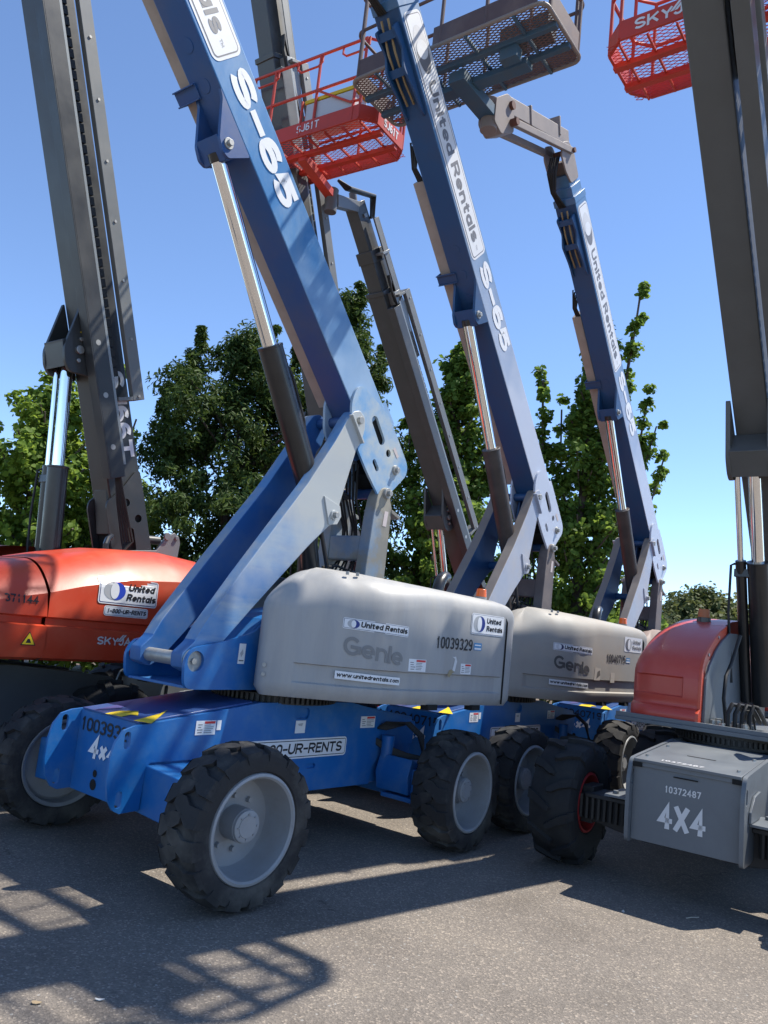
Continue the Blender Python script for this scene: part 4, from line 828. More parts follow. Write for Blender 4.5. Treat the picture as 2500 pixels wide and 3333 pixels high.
def skylift(name, label, loc, yaw, ph, ub, u2, u3, plat=None, ch_text=None, boom_text=None, hood_m=None, wheels=True, hoods=(1, -1), decals=False, group=None, boom_m=None, front_lettered=False, dyaw=0.):
    R = thing(name, label, 'boom lift', loc, yaw, group); H = .43; cm = skygrey2(); bm_ = boom_m or skygrey(); hm = hood_m or skyred()
    # chassis
    m = MB(); m.prism([(1.685, .40), (1.685, .985), (.6, 1.07), (-.6, 1.07), (-1.685, .985), (-1.685, .40)], -H + .03, H - .03); ch = m.build("chassis", cm, R, 30, .004)
    for sg in (1, -1):
        o = roundpoly([(1.74, .38), (1.755, .55), (1.76, .86), (1.71, 1.01), (1.55, 1.025), (.6, 1.10), (-.6, 1.10), (-1.7, 1.01), (-1.74, .86), (-1.74, .38), (-1.5, .38), (-1.0, .55), (1.0, .55), (1.45, .38)], .05)
        v, f = plate(o, [slot(1.69, .835, 1.69, .90, .026)], (H - .03) if sg > 0 else -H, H if sg > 0 else -H + .03); mb = MB(); mb.add(v, f); mb.build("side_plate", cm, ch, 30, .005)
    mb = MB(); mb.beam((1.715, 0, 1.0), (.62, 0, 1.084), 2 * H - .075, .022); mb.box(1.688, 1.70, -.40, .40, .955, .99); mb.build("deck_plate", cm, ch, 30, .003)
    mb = MB()
    for x, y in ((1.55, -.34), (1.55, .34), (1.0, -.34), (1.0, .34)): z = 1.0 + (1.715 - x) * .0767; mb.cyl((x, y, z + .008), (x, y, z + .025), .014, n=6)
    mb.build("deck_bolt", steel(), ch, 30)
    mb = MB(); z = 1.0 + .45 * .0767 + .0115; mb.prism(slot(1.26, -.10, 1.26, .10, .012), z, z + .002, lambda a, y, b: (a, b, y)); mb.box(1.7005, 1.7015, -.09, .09, .915, .925); mb.box(1.70, 1.712, -.40, -.33, .95, .985); mb.box(1.70, 1.712, .33, .40, .95, .985); mb.build("deck_slot", dark(), ch, 0)
    if ch_text:
        D = Decal(); D.text("4X4", 0, .53, .18, palegrey(), 1, w=.345, center=True, wt=.20); D.text(ch_text, 0, .795, .05, palegrey(), 1, w=.265, center=True, gap=1.3, wt=.17)
        D.build("front_lettering", ch, lambda x, y, l: (1.685 + l, x - .02, y))
        D = Decal(); D.text(ch_text, 0, 0, .05, palegrey(), 1, .02, 0, w=.32, center=True, gap=1.15); D.build("deck_stencil", ch, lambda x, y, l: (1.66 - y, x - .05, 1.0155 + y * .0767 + l))
    # axles
    ax = MB()
    for x in (1.28, -1.28):
        ax.prism([(-.95, .42), (-.95, .62), (-.5, .66), (.5, .66), (.95, .62), (.95, .42), (.4, .33), (-.4, .33)], x - .10, x + .10, lambda p, y, b: (y, p, b))
        for sg in (1, -1): ax.box(x - .14, x + .20, sg * .43, sg * .86, .60, .635); ax.box(x - .12, x + .12, sg * .82, sg * .92, .38, .68)
    ax.build("axle", mat("axle_black", (.02, .02, .022), .6, dirt=(.08, .07, .06), amt=.5, scale=4), R, 30, .006)
    for sg in (1, -1):
        mb = MB()
        mb.box(1.15, 1.58, sg * .43, sg * .66, .655, .675); mb.cyl((1.40, sg * .56, .45), (1.40, sg * .56, .655), .014, n=10)
        for x, y in ((1.25, .50), (1.48, .60)): mb.cyl((x, sg * y, .675), (x, sg * y, .70), .024, n=6)
        mb.prism([(1.30, .68), (1.62, .68), (1.62, .76), (1.50, .86), (1.30, .88)], sg * .432, sg * .45)
        mb.build("axle_bracket", cm, R, 30, .003)
    for sg in (1, -1):
        mb = MB()
        for k in range(9): mb.cyl((1.45 - .0 * k, sg * (.50 + .05 * k), .43), (1.45, sg * (.50 + .05 * k), .62), .024, n=8)
        mb.build("hose_guard", hose(), R, 30)
    if wheels:
        for x in (1.28, -1.28):
            for sg in (1, -1): put_wheel(R, 'sky', x, sg * 1.06, .522, sg, 0., .3 * x + sg)
    # turntable
    T = R
    m = MB(); m.cyl((0, 0, 1.085), (0, 0, 1.20), .52, n=44)
    for i in range(80): a = 2 * pi * i / 80; m.beam((.51 * cos(a), .51 * sin(a), 1.14), (.545 * cos(a), .545 * sin(a), 1.14), .02, .05)
    m.build("slew_ring", mat("greased_gear", (.02, .018, .016), .5), R, 30)
    m = MB(); m.box(-2.35, .62, -.95, .95, 1.20, 1.235); m.box(.56, .60, -.95, .95, 1.235, 1.275)
    m.prism([(-2.3, 1.235), (.45, 1.235), (.43, 1.66), (.33, 1.78), (.08, 1.94), (-.12, 2.03), (-.42, 2.12), (-2.1, 2.18), (-2.3, 1.9)], -.212, -.19); m.prism([(-2.3, 1.235), (-1.2, 1.235), (-1.2, 2.1), (-2.1, 2.18), (-2.3, 1.9)], .19, .215)
    tt = m.build("turntable", cm, R, 30, .004)
    v, f = plate(roundpoly([(.66, 1.24), (.74, 1.24), (.76, 1.70), (.40, 2.02), (.30, 2.02), (.60, 1.62)], .04), [slot(.715, 1.44, .715, 1.54, .018)], .44, .465); mb = MB(); mb.add(v, f); mb.build("guard_plate", cm, tt, 30, .004)
    mb = MB(); mb.box(.1, .55, .50, .9, 1.25, 1.60); mb.build("valve_box", skygrey(), tt, 30, .01)
    mb = MB(); r2 = random.Random(3)
    for k in range(26): x, y = r2.uniform(-.1, .5), r2.uniform(-.17, .16); mb.cyl((x, y, 1.235), (x, y, 1.26 + r2.random() * .05), .018 + .012 * r2.random(), n=8)
    mb.build("valve_fitting", steel(), tt, 30)
    mb = MB()
    for k in range(4):
        y = .0 + .05 * k; mb.tube([(.42 - .05 * k, y, 1.25), (.42 - .05 * k, y, 1.38), (.36 - .05 * k, y + .02, 1.46), (.2, y + .05, 1.45), (.05, y + .06, 1.38), (-.2, y + .05, 1.3)], .02, 8)
    mb.tube([(.1, -.08, 1.25), (.15, -.1, 1.5), (.05, -.11, 1.7), (-.1, -.1, 1.82), (-.2, -.05, 2.1)], .018, 8); mb.tube([(.3, .1, 1.25), (.3, .12, 1.42), (.2, .16, 1.42), (.1, .17, 1.25)], .008, 6)
    mb.build("hydraulic_hose", hose(), tt, 40)
    for sg in hoods:
        if sg > 0:
            hd = hood(1, -.36, .50, True).build("front_hood", hm, R, 40, fix=True); hr = hood(1, -2.42, -.385, False).build("rear_hood", hm, R, 40, fix=True)
        else:
            hd = side_hood([(.46, 1.205), (.55, 1.225), (.575, 1.27), (.57, 1.345), (.545, 1.372), (.512, 1.385), (.505, 1.41), (.512, 1.44), (.515, 1.468), (.515, 1.482), (.514, 1.64), (.512, 1.655), (.500, 1.72), (.47, 1.785), (.40, 1.86), (.30, 1.925), (.10, 2.03), (-.12, 2.12), (-.395, 2.19)], True).build("front_hood", hm, R, 40, fix=True)
            side_hood([(-.405, 2.192), (-.7, 2.25), (-1.1, 2.29), (-1.6, 2.29), (-2.0, 2.20), (-2.3, 2.05), (-2.42, 1.9)], False).build("rear_hood", hm, R, 40, fix=True)
            o = [(.575, 1.27), (.57, 1.345), (.512, 1.385), (.512, 1.60), (.500, 1.72), (.47, 1.785), (.40, 1.86), (.30, 1.925), (.10, 2.03), (-.12, 2.12), (-.39, 2.19)]
            mb = MB(); mb.prism(o + [(-.36, 2.07), (-.10, 2.01), (.08, 1.93), (.26, 1.83), (.36, 1.77), (.43, 1.70), (.45, 1.60), (.45, 1.21), (.55, 1.225)], -.245, -.215); mb.build("return_flange", skyred(), hd, 30, .004)
            mb = MB()
            for x, z in ((.30, 1.88), (-.05, 2.06)): mb.cyl((x, -.216, z), (x, -.205, z), .016, n=6)
            mb.build("flange_bolt", steel(), hd, 30)
            b = MB(); b.cyl((-.62, -.50, 2.20), (-.62, -.50, 2.27), .07, n=16); b.build("beacon_base", black(), R, 30)
            b = MB(); b.cyl((-.62, -.50, 2.27), (-.62, -.50, 2.36), .06, .052, 18); b.build("beacon_light", orange2(), R, 30, .004)
        if decals and sg > 0:
            def hy(x, z, l, yo=1.16):
                z0 = hood_z(x); ze = z0 - HDROP
                if z < 1.52: return yo + .0385 + l
                if z < ze: return yo + .02 * (ze - z) / (ze - 1.6) + l
                return yo - .54 + .54 * (max(0, z0 - z) / HDROP) ** (1 / 2.4) + l
            sp = lambda x, y, l: (-x, 1.185 + l, y)
            D = Decal(); D.sticker(.86, 1.765, 1.53, 2.02, .03, inkblue(), line=.006, inset=.012); D.logo(1.03, 1.893, .12, .085, 3, left=greylogo(), right=mat("bright_blue_logo", (.02, .06, .45), .45))
            D.text("United", 1.18, 1.905, .07, inkblack(), 3, shear=.2, w=.30, wt=.24); D.text("Rentals", 1.165, 1.81, .07, inkblack(), 3, shear=.2, w=.34, wt=.24)
            D.build("company_decal", hr, lambda x, y, l: (-x, hy(-x, y, l), y), cuty=.03, base=.006)
            D = Decal(); D.sticker(.94, 1.655, 1.44, 1.75, .025, inkgrey(), line=.003, inset=.008); D.text("1-800-UR-RENTS", .97, 1.682, .043, inkblack(), 3, shear=.2, w=.44, wt=.22); D.build("phone_decal", hr, lambda x, y, l: (-x, hy(-x, y, l), y))
            D = Decal(); sky_emblem(D, .90, 1.385, .075, palegrey()); D.build("maker_lettering", hr, lambda x, y, l: (-x, hy(-x, y, l), y))
            D = Decal(); D.text("371144", -.02, 1.70, .07, inkblack(), 1, .02, 0, w=.30, gap=1.1); D.build("number_stencil", hd, lambda x, y, l: (-x, hy(-x, y, l), y), base=.005)
            D = Decal(); D.poly([(.16, 1.345), (.30, 1.345), (.23, 1.465)], inkblack(), 0); D.poly([(.172, 1.352), (.288, 1.352), (.23, 1.452)], yellow(), 1); D.poly([(.205, 1.365), (.255, 1.365), (.24, 1.40), (.22, 1.40)], inkblack(), 2); D.build("hazard_decal", hd, lambda x, y, l: (-x, hy(-x, y, l), y))
            mb = MB()
            for x, z in ((-2.05, 2.02), (-1.95, 1.86)): pts = roundpoly([(x - .18, z - .03), (x + .12, z - .03), (x + .15, z), (x + .12, z + .03), (x - .18, z + .03)], .015); mb = MB(); mb.add([(a, hy(a, b, .004), b) for a, b in pts], [list(range(len(pts)))]); mb.build("vent_slot", skyred2(), hr, 0)
            mb = MB(); mb.cyl((-1.33, .62, 2.29), (-1.33, .62, 2.312), .10, n=20); mb.tube([(-1.25, .60, 2.28), (-1.24, .60, 2.36), (-1.28, .56, 2.42), (-1.36, .5, 2.46)], .03, 10); mb.build("exhaust_stub", black(), hr, 30)
            D = Decal(); D.poly([(0, 0), (.34, 0), (.34, .07), (0, .07)], greylogo())
            for k in range(4): D.poly(circ(.04 + .075 * k, .035, .027, 12), inkblack(), 1); D.poly(circ(.04 + .075 * k, .035, .020, 12), greylogo(), 2)
            D.build("chassis_decal", ch, lambda x, y, l: (.75 - x, H + l, .93 + y))
    if hoods == (1, -1):
        mb = MB(); mb.prism([(-1.75, 1.24), (-2.42, 1.24), (-2.50, 2.55), (-2.47, 2.62), (-2.40, 2.66), (-2.30, 2.60), (-2.18, 2.42), (-1.75, 2.36)], .16, .20); mb.cyl((-2.29, .20, 2.60), (-2.29, .225, 2.60), .045, n=18); mb.cyl((-2.43, .20, 2.60), (-2.43, .225, 2.60), .026, n=14)
        mb.v += []; mb.build("tail_bracket", mat("tail_bracket_grey", (.17, .175, .18), .45), R, 30, .005)
        mb = MB(); mb.cyl((-2.3, .05, 2.55), (-1.9, .05, 2.52), .05, n=14); mb.build("level_cylinder", skygrey(), R, 30)
    # boom
    P = (-1.75, 2.30); cph, sph = cos(ph), sin(ph)
    BF = lambda u, y, v: (P[0] + u * cph - v * sph, y, P[1] + u * sph + v * cph)
    if dyaw:
        B0 = BF; cd_, sd_ = cos(dyaw), sin(dyaw)
        def BF(u, y, v): x, yy, z = B0(u, y, v); return (cd_ * x - sd_ * yy, sd_ * x + cd_ * yy, z)
    def bx(mb, u0, u1, y0, y1, v0, v1): return mb.prism([(u0, v0), (u1, v0), (u1, v1), (u0, v1)], y0, y1, BF)
    mb = MB(); bx(mb, .45, ub, -.16, .16, -.035, .385); mb.prism([(.25, -.09), (.75, -.035), (.75, .385), (.25, .36)], -.12, .12, BF); bo = mb.build("boom", bm_, R, 30, .012)
    mb_o = [(-.35, -.12), (.55, -.12), (.62, -.09), (.72, .10), (.90, .32), (.88, .375), (.80, .385), (-.35, .385)]
    for sg in (1, -1):
        v, f = plate(roundpoly(mb_o, .03), [circ(.57, .145, .045, 18), circ(.37, .27, .045, 18), rrect(.02, .02, .28, .19, .03)], .160 if sg > 0 else -.185, .185 if sg > 0 else -.160, BF); q = MB(); q.add(v, f); q.build("tail_plate", bm_, bo, 30, .004)
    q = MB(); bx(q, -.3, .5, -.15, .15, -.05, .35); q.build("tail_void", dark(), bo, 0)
    # side tray with cable chain and cover strip
    q = MB(); bx(q, .87, ub - .25, .225, .365, -.14, -.125); bx(q, .87, ub - .25, .352, .365, -.125, .05); bx(q, .87, ub - .25, .225, .238, -.125, .08); tr = q.build("cable_tray", bm_, R, 30, .003)
    q = MB(); bx(q, 1.0, ub - .2, .345, .36, .055, .085); q.build("tray_edge", mat("worn_edge_grey", (.26, .28, .28), .4, metal=.3), tr, 30)
    q = MB(); bx(q, 1.68, ub - .1, .30, .372, .285, .43); bx(q, 1.68, 1.72, .17, .37, .10, .43); bx(q, ub - .14, ub - .1, .17, .37, .10, .43); cv = q.build("cover_strip", mat("cover_strip_grey", (.155, .165, .165), .45, dirt=(.22, .22, .21), amt=.4), tr, 30, .004)
    q = MB(); k = 0; u = 1.95
    while u < ub - .3:
        bx(q, u, u + .085, .20, .30, .13, .185); u += .105
    q.build("cable_chain", hose(), tr, 0)
    q = MB()
    u = 1.72
    while u < ub - .1: q.cyl(BF(u, .372, .36), BF(u, .382, .36), .016, n=8); u += .62
    for u in (1.2, 1.75, 2.3): q.cyl(BF(u, .3645, -.05), BF(u, .3665, -.05), .03, n=14)
    q.build("tray_bolt", galv(), tr, 30)
    q = MB()
    for y in (-.215, .165): q.prism(roundpoly([(1.94, -.02), (2.02, -.33), (2.12, -.37), (2.28, -.35), (2.80, -.03)], .05), y, y + .045, BF)
    q.prism([(2.08, -.36), (2.34, -.34), (2.33, -.30), (2.1, -.32)], -.175, .175, BF); q.prism([(2.36, -.04), (2.40, -.04), (2.36, -.34), (2.32, -.34)], -.175, .175, BF); lb = q.build("lift_bracket", bm_, bo, 30, .005)
    q = MB(); q.cyl(BF(2.24, .205, -.19), BF(2.24, .245, -.19), .045, n=18); q.cyl(BF(2.35, .205, -.15), BF(2.35, .235, -.15), .022, n=12); q.cyl(BF(2.13, .205, -.22), BF(2.13, .235, -.22), .022, n=12); q.build("pin_head", steel(), lb, 30, .003)
    D = Decal(); D.poly([(0, 0), (.0, .13), (.12, .065)], yellow()); D.poly([(.03, .045), (.03, .085), (.06, .065)], inkblack(), 1); D.build("hazard_decal", lb, lambda x, y, l: BF(2.36 + y, .21 + l, -.03 - x))
    if boom_text: D = Decal(); D.text(boom_text, 0, 0, .20, whitetext(), 1, w=.95, wt=.24); D.build("model_lettering", bo, lambda x, y, l: BF(2.02 - x, .16 + l, .15 + y))
    # lift cylinders
    p1 = Vector(BF(2.24, .02, -.19)); a0 = Vector((-1.05, p1.y, 1.45)); d = (p1 - a0).normalized(); L = (p1 - a0).length; t = L * .575
    q = MB(); q.cyl(a0, a0 + d * t, .105, n=28); q.cyl(a0 + d * (t - .01), a0 + d * (t + .012), .112, n=28); lc = q.build("lift_cylinder", black(), R, 30, .004)
    q = MB(); q.cyl(a0 + d * t, p1 - d * .05, .062, n=28); q.build("cylinder_rod", chrome(), lc, 30)
    o = Vector((.02, -.16, 0)); a1 = a0 + o; q = MB(); q.cyl(a1, a1 + d * (t + .02), .052, n=20); q.box(a1.x + d.x * t * .9 - .06, a1.x + d.x * t * .9 + .06, a1.y - .06, a1.y + .18, a1.z + d.z * t * .93 - .05, a1.z + d.z * t * .93 + .03); c2 = q.build("level_cylinder", black(), R, 30, .003)
    q = MB(); q.cyl(a1 + d * t, p1 + o - d * .05, .028, n=16); q.build("cylinder_rod", chrome(), c2, 30)
    q = MB(); e = a1 + d * (t - .02); q.tube([e + Vector((.03, -.05, 0)), e + Vector((.06, -.08, -.02)), e + Vector((.05, -.09, -.5)), e + Vector((.02, -.04, -1.2))], .013, 8)
    for k in range(5): q.tube([BF(.95, .28 + .015 * k, .0), BF(.6, .27 + .02 * k, -.03 + .01 * k), BF(.15, .24 + .02 * k, -.02 + .02 * k), (-1.68 + .03 * k, .35, 2.25)], .013, 6)
    q.build("hydraulic_hose", hose(), R, 40)
    # telescoping end
    q = MB(); bx(q, ub - .05, ub + .02, -.175, .175, -.05, .40); bx(q, ub, u2, -.135, .135, .0, .34); bx(q, u2 - .18, u2 + .01, -.15, .15, -.012, .352); bx(q, u2, u3, -.11, .11, .025, .30); ex = q.build("boom_extension", bm_, R, 30, .006)
    q = MB(); bx(q, ub - 1.2, u3 - .3, .165, .275, .29, .305); bx(q, ub - 1.2, u3 - .3, .26, .275, .17, .29); q.build("cable_guard", mat("cover_strip_grey", (.155, .165, .165), .45), ex, 30, .003)
    q = MB(); bx(q, ub - .25, ub - .05, .16, .30, .08, .24); q.prism(roundpoly([(ub - .75, .16), (ub - .25, .10), (ub - .15, .22), (ub - .3, .27), (ub - .75, .22)], .04), .30, .325, BF); bx(q, u2 - .1, u2 - .06, .10, .30, .1, .3); bx(q, u2 + .5, u2 + .56, .11, .135, .14, .22); q.build("cable_guide", mat("guide_grey", (.24, .25, .25), .45, metal=.3), ex, 30, .004)
    q = MB()
    for k in range(3): q.tube([BF(ub - .35, .23 + .02 * k, .12), BF(ub + .0, .27 + .02 * k, .05 - .02 * k), BF(ub + .22, .25 + .02 * k, .1), BF(ub + .18, .2, .2), BF(ub - .1, .2, .24)], .014, 6)
    q.build("cable_loop", hose(), ex, 40)
    if plat:
        xa, ya, z0, rz = plat      # centre of the boom-side edge, floor height, turn
        hp = Vector(BF(u3, 0, .16)); c, s_ = cos(rz), sin(rz)
        F = lambda x, y, z: (xa + c * x - s_ * y, ya + s_ * x + c * y, z0 + z)
        q = MB(); q.cyl(BF(u3 - .15, 0, .1), BF(u3 + .15, 0, .2), .06, n=16); hq = Vector(F(-.05, 0, -.30)); q.beam(BF(u3 - .05, 0, .12), hq, .20, .16); q.cyl(hq + Vector((0, 0, -.18)), hq + Vector((0, 0, .16)), .085, n=20); q.build("rotator", mat("rotator_grey", (.12, .12, .12), .5), R, 30, .006)
        q = MB()
        for k in range(5): q.tube([BF(u3 - .3, .12, .3 + .02 * k), BF(u3 + .0, .16 + .02 * k, .42), tuple(hq + Vector((-.15, .1 + .02 * k, .22))), tuple(hq + Vector((.0, .08, .28)))], .022, 8)
        q.build("platform_hose", hose(), R, 40)
        pr = platred(); W_, Y_ = .92, 1.22
        q = MB()
        c_ = .16; loopxy = [(0, -Y_ + c_), (c_, -Y_), (W_ - c_, -Y_), (W_, -Y_ + c_), (W_, Y_ - c_), (W_ - c_, Y_), (c_, Y_), (0, Y_ - c_)]
        for z in (1.10, .60): q.tube([F(x, y, z) for x, y in loopxy], .019, 8, True)
        for x, y in loopxy + [(W_, -.4), (W_, .35), (0, -.4), (0, .4)]: q.tube([F(x, y, .02), F(x, y, 1.10)], .019, 8)
        for y in (-.75, -.02, .7):
            q.tube([F(W_, y, 1.10), F(W_, y, 1.0), F(W_, y + .06, .95), F(W_, y + .34, .95), F(W_, y + .40, 1.0), F(W_, y + .40, 1.10)], .015, 6)
        q.tube([F(W_, .35, .6), F(W_, .9, .28), F(W_, Y_ - c_, .26)], .016, 6)
        pf = q.build("platform", pr, R, 40)
        q = MB(); n = 8
        for i in range(n):
            a, b = loopxy[i], loopxy[(i + 1) % n]; mid = Vector(((a[0] + b[0]) / 2 - W_ / 2, (a[1] + b[1]) / 2)); 
            q.beam(F(*a, .10), F(*b, .10), .028, .20)
        q.build("toe_board", pr, pf, 30, .003)
        q = MB()
        for x in (.30, .62): q.beam(F(x, -Y_, -.03), F(x, Y_, -.03), .07, .06)
        for i in range(9): y = -Y_ + .15 + (2 * Y_ - .3) * i / 8; q.beam(F(.02, y, -.015), F(W_ - .02, y, -.015), .02, .03)
        q.beam(tuple(hq + Vector((0, 0, .05))), F(.65, 0, -.08), .13, .10); q.build("floor_frame", pr, pf, 30, .003)
        q = mesh_floor(.02, W_ - .02, -Y_ + .02, Y_ - .02, 0, .09, .0035); q.v = [F(x, y, z + .004) for x, y, z in q.v]; q.build("floor_mesh", pr, pf, 0)
        q = MB(); q.add([F(x, y, z) for x in (W_ - .32, W_ - .02) for y in (.18, .92) for z in (.14, .46)], [(0, 1, 3, 2), (4, 6, 7, 5), (0, 4, 5, 1), (2, 3, 7, 6), (0, 2, 6, 4), (1, 5, 7, 3)]); q.build("tool_box", mat("tool_box_white", (.55, .56, .57), .5), pf, 30, .01)
        q = MB(); q.beam(F(W_ - .17, .15, .50), F(W_ - .17, .95, .50), .30, .05); q.build("console_cover", yellow() if front_lettered else pr, pf, 30, .006)
        q = MB(); q.prism([(0, .02), (.0, .5), (.03, .5), (.03, .02)], -.0, .02); q.v = [F(W_ - .01 + x, .13 + y, z) for x, y, z in q.v]; q.v += [F(W_ - .01, .95, z) if False else F(W_ - .01 + x, .95 + y, z) for x, y, z in ((0, 0, .02), (.03, 0, .02), (.03, .02, .02), (0, .02, .02), (0, 0, .5), (.03, 0, .5), (.03, .02, .5), (0, .02, .5))]; k = len(q.v) - 8; q.f += [[k, k + 3, k + 2, k + 1], [k + 4, k + 5, k + 6, k + 7], [k, k + 1, k + 5, k + 4], [k + 1, k + 2, k + 6, k + 5], [k + 2, k + 3, k + 7, k + 6], [k + 3, k, k + 4, k + 7]]; q.m += [0] * 6; q.build("box_frame", pr, pf, 30)
        D = Decal()
        if front_lettered:
            D.text("SJ61T", .10, .055, .105, whitetext(), 1, w=.36, wt=.16); D.poly([(-1.0, .05), (-.42, .05), (-.42, .135), (-1.0, .135)], white()); D.text("1-800-UR-RENTS", -.98, .068, .05, inkblack(), 1, shear=.15, w=.54)
        else: sky_emblem(D, -.92, .045, .115, whitetext(), 1)
        D.build("platform_lettering", pf, lambda x, y, l: F(W_ + .014 + l, x, y))
        if front_lettered: D = Decal(); D.text("SJ61T", 0, .055, .105, whitetext(), 1, .02, 0, w=.33, center=True); D.build("end_lettering", pf, lambda x, y, l: F(W_ / 2 - x, Y_ + .014 + l, y))
    return R
_y0 = rad(-127.0); _fx, _fy = cos(_y0), sin(_y0)
def col(x, y): return (-.765 + x * _fx - y * _fy, 6.924 + x * _fy + y * _fx, 0)
SG = "red and dark grey boom lifts parked in rows"
skylift("boom_lift", "red-hooded boom lift with a dark grey boom, cut by the left edge", col(1.5, -2.95), _y0, rad(70.5), 9.3, 10.2, 11.0, None, None, "SJ66T", skyred(), decals=True, group=SG, boom_m=skygreyA())
skylift("boom_lift", "dark grey boom lift mostly hidden behind the raised boom of the nearest blue lift", col(-2.6, -2.95), _y0, rad(67.5), 7.6, 8.8, 10.0, None, None, None, skyred2(), group=SG)
skylift("boom_lift", "dark grey boom lift whose red basket hangs in the sky between two blue booms", col(-6.65, -2.95), _y0, rad(50.0), 6.3, 6.95, 7.7, (4.32, .65, 7.85, rad(4)), None, None, skyred2(), group=SG, front_lettered=True)
_yr = rad(-126.5); _o = (2.468 - cos(_yr) * 1.72, 6.174 - sin(_yr) * 1.72, 0)
skylift("boom_lift", "red-hooded boom lift with 4X4 and 10372487 on its grey front", _o, _yr, rad(50.0), 6.8, 7.5, 8.2, None, "10372487", None, skyred2(), group=SG, hoods=(-1,), boom_m=skygreyR())
skylift("boom_lift", "boom lift behind the right-hand dark boom, only its lettered red basket in view", col(-7.0, 2.95), _y0, rad(42.0), 6.5, 7.3, 8.1, (4.72, .23, 7.5, rad(0)), None, None, skyred2(), group=SG)
# ------------------------------------------------------------------ ground
def ground_mat():
    m = bpy.data.materials.new("asphalt"); m.use_nodes = True; n = m.node_tree; L = n.links; b = n.nodes["Principled BSDF"]
    tc = n.nodes.new("ShaderNodeTexCoord")
    v = n.nodes.new("ShaderNodeTexVoronoi"); v.inputs["Scale"].default_value = 95; L.new(tc.outputs["Object"], v.inputs["Vector"])
    v2 = n.nodes.new("ShaderNodeTexVoronoi"); v2.inputs["Scale"].default_value = 42; L.new(tc.outputs["Object"], v2.inputs["Vector"])
    nz = n.nodes.new("ShaderNodeTexNoise"); nz.inputs["Scale"].default_value = 1.1; nz.inputs["Detail"].default_value = 7; nz.inputs["Roughness"].default_value = .6; L.new(tc.outputs["Object"], nz.inputs["Vector"])
    nf = n.nodes.new("ShaderNodeTexNoise"); nf.inputs["Scale"].default_value = 160; nf.inputs["Detail"].default_value = 3; L.new(tc.outputs["Object"], nf.inputs["Vector"])
    def ramp(src, pts):
        r = n.nodes.new("ShaderNodeValToRGB"); e = r.color_ramp.elements
        while len(e) < len(pts): e.new(.5)
        for q, (p, c) in zip(e, pts): q.position = p; q.color = (*c, 1)
        L.new(src, r.inputs[0]); return r
    base = ramp(nz.outputs["Fac"], [(.30, (.158, .138, .118)), (.50, (.196, .172, .148)), (.72, (.235, .205, .172))])
    sp = n.nodes.new("ShaderNodeSeparateColor"); L.new(v.outputs["Color"], sp.inputs[0])
    stone = ramp(sp.outputs[0], [(.0, (.62, .62, .62)), (.55, (.92, .91, .90)), (.85, (1.08, 1.06, 1.03)), (.985, (1.9, 1.82, 1.7))])
    mx = n.nodes.new("ShaderNodeMix"); mx.data_type = 'RGBA'; mx.blend_type = 'MULTIPLY'; mx.inputs["Factor"].default_value = .75; L.new(base.outputs[0], mx.inputs["A"]); L.new(stone.outputs[0], mx.inputs["B"])
    sp2 = n.nodes.new("ShaderNodeSeparateColor"); L.new(v2.outputs["Color"], sp2.inputs[0])
    big = n.nodes.new("ShaderNodeMath"); big.operation = 'GREATER_THAN'; big.inputs[1].default_value = .955; L.new(sp2.outputs[1], big.inputs[0])
    dd = n.nodes.new("ShaderNodeMath"); dd.operation = 'LESS_THAN'; dd.inputs[1].default_value = .30; L.new(v2.outputs["Distance"], dd.inputs[0])
    an = n.nodes.new("ShaderNodeMath"); an.operation = 'MULTIPLY'; L.new(big.outputs[0], an.inputs[0]); L.new(dd.outputs[0], an.inputs[1])
    m2 = n.nodes.new("ShaderNodeMix"); m2.data_type = 'RGBA'; L.new(an.outputs[0], m2.inputs["Factor"]); L.new(mx.outputs["Result"], m2.inputs["A"]); m2.inputs["B"].default_value = (.30, .285, .26, 1)
    n3 = n.nodes.new("ShaderNodeTexNoise"); n3.inputs["Scale"].default_value = 3.2; n3.inputs["Detail"].default_value = 5; L.new(tc.outputs["Object"], n3.inputs["Vector"])
    st = n.nodes.new("ShaderNodeMapRange"); st.inputs["From Min"].default_value = .60; st.inputs["From Max"].default_value = .74; st.inputs["To Max"].default_value = .28; L.new(n3.outputs["Fac"], st.inputs["Value"])
    m3 = n.nodes.new("ShaderNodeMix"); m3.data_type = 'RGBA'; L.new(st.outputs[0], m3.inputs["Factor"]); L.new(m2.outputs["Result"], m3.inputs["A"]); m3.inputs["B"].default_value = (.23, .20, .16, 1)
    vc = n.nodes.new("ShaderNodeTexVoronoi"); vc.feature = 'DISTANCE_TO_EDGE'; vc.inputs["Scale"].default_value = .33
    wn = n.nodes.new("ShaderNodeTexNoise"); wn.inputs["Scale"].default_value = 2.2; wn.inputs["Detail"].default_value = 6; L.new(tc.outputs["Object"], wn.inputs["Vector"])
    va = n.nodes.new("ShaderNodeVectorMath"); va.operation = 'MULTIPLY_ADD'; L.new(wn.outputs["Color"], va.inputs[0]); va.inputs[1].default_value = (.9, .9, 0); L.new(tc.outputs["Object"], va.inputs[2]); L.new(va.outputs[0], vc.inputs["Vector"])
    ck = n.nodes.new("ShaderNodeMapRange"); ck.inputs["From Min"].default_value = .0; ck.inputs["From Max"].default_value = .0028; ck.inputs["To Min"].default_value = .55; ck.inputs["To Max"].default_value = 0; L.new(vc.outputs["Distance"], ck.inputs["Value"])
    gate = n.nodes.new("ShaderNodeMapRange"); gate.inputs["From Min"].default_value = .50; gate.inputs["From Max"].default_value = .58; L.new(nz.outputs["Fac"], gate.inputs["Value"])
    gm = n.nodes.new("ShaderNodeMath"); gm.operation = 'MULTIPLY'; L.new(ck.outputs[0], gm.inputs[0]); L.new(gate.outputs[0], gm.inputs[1])
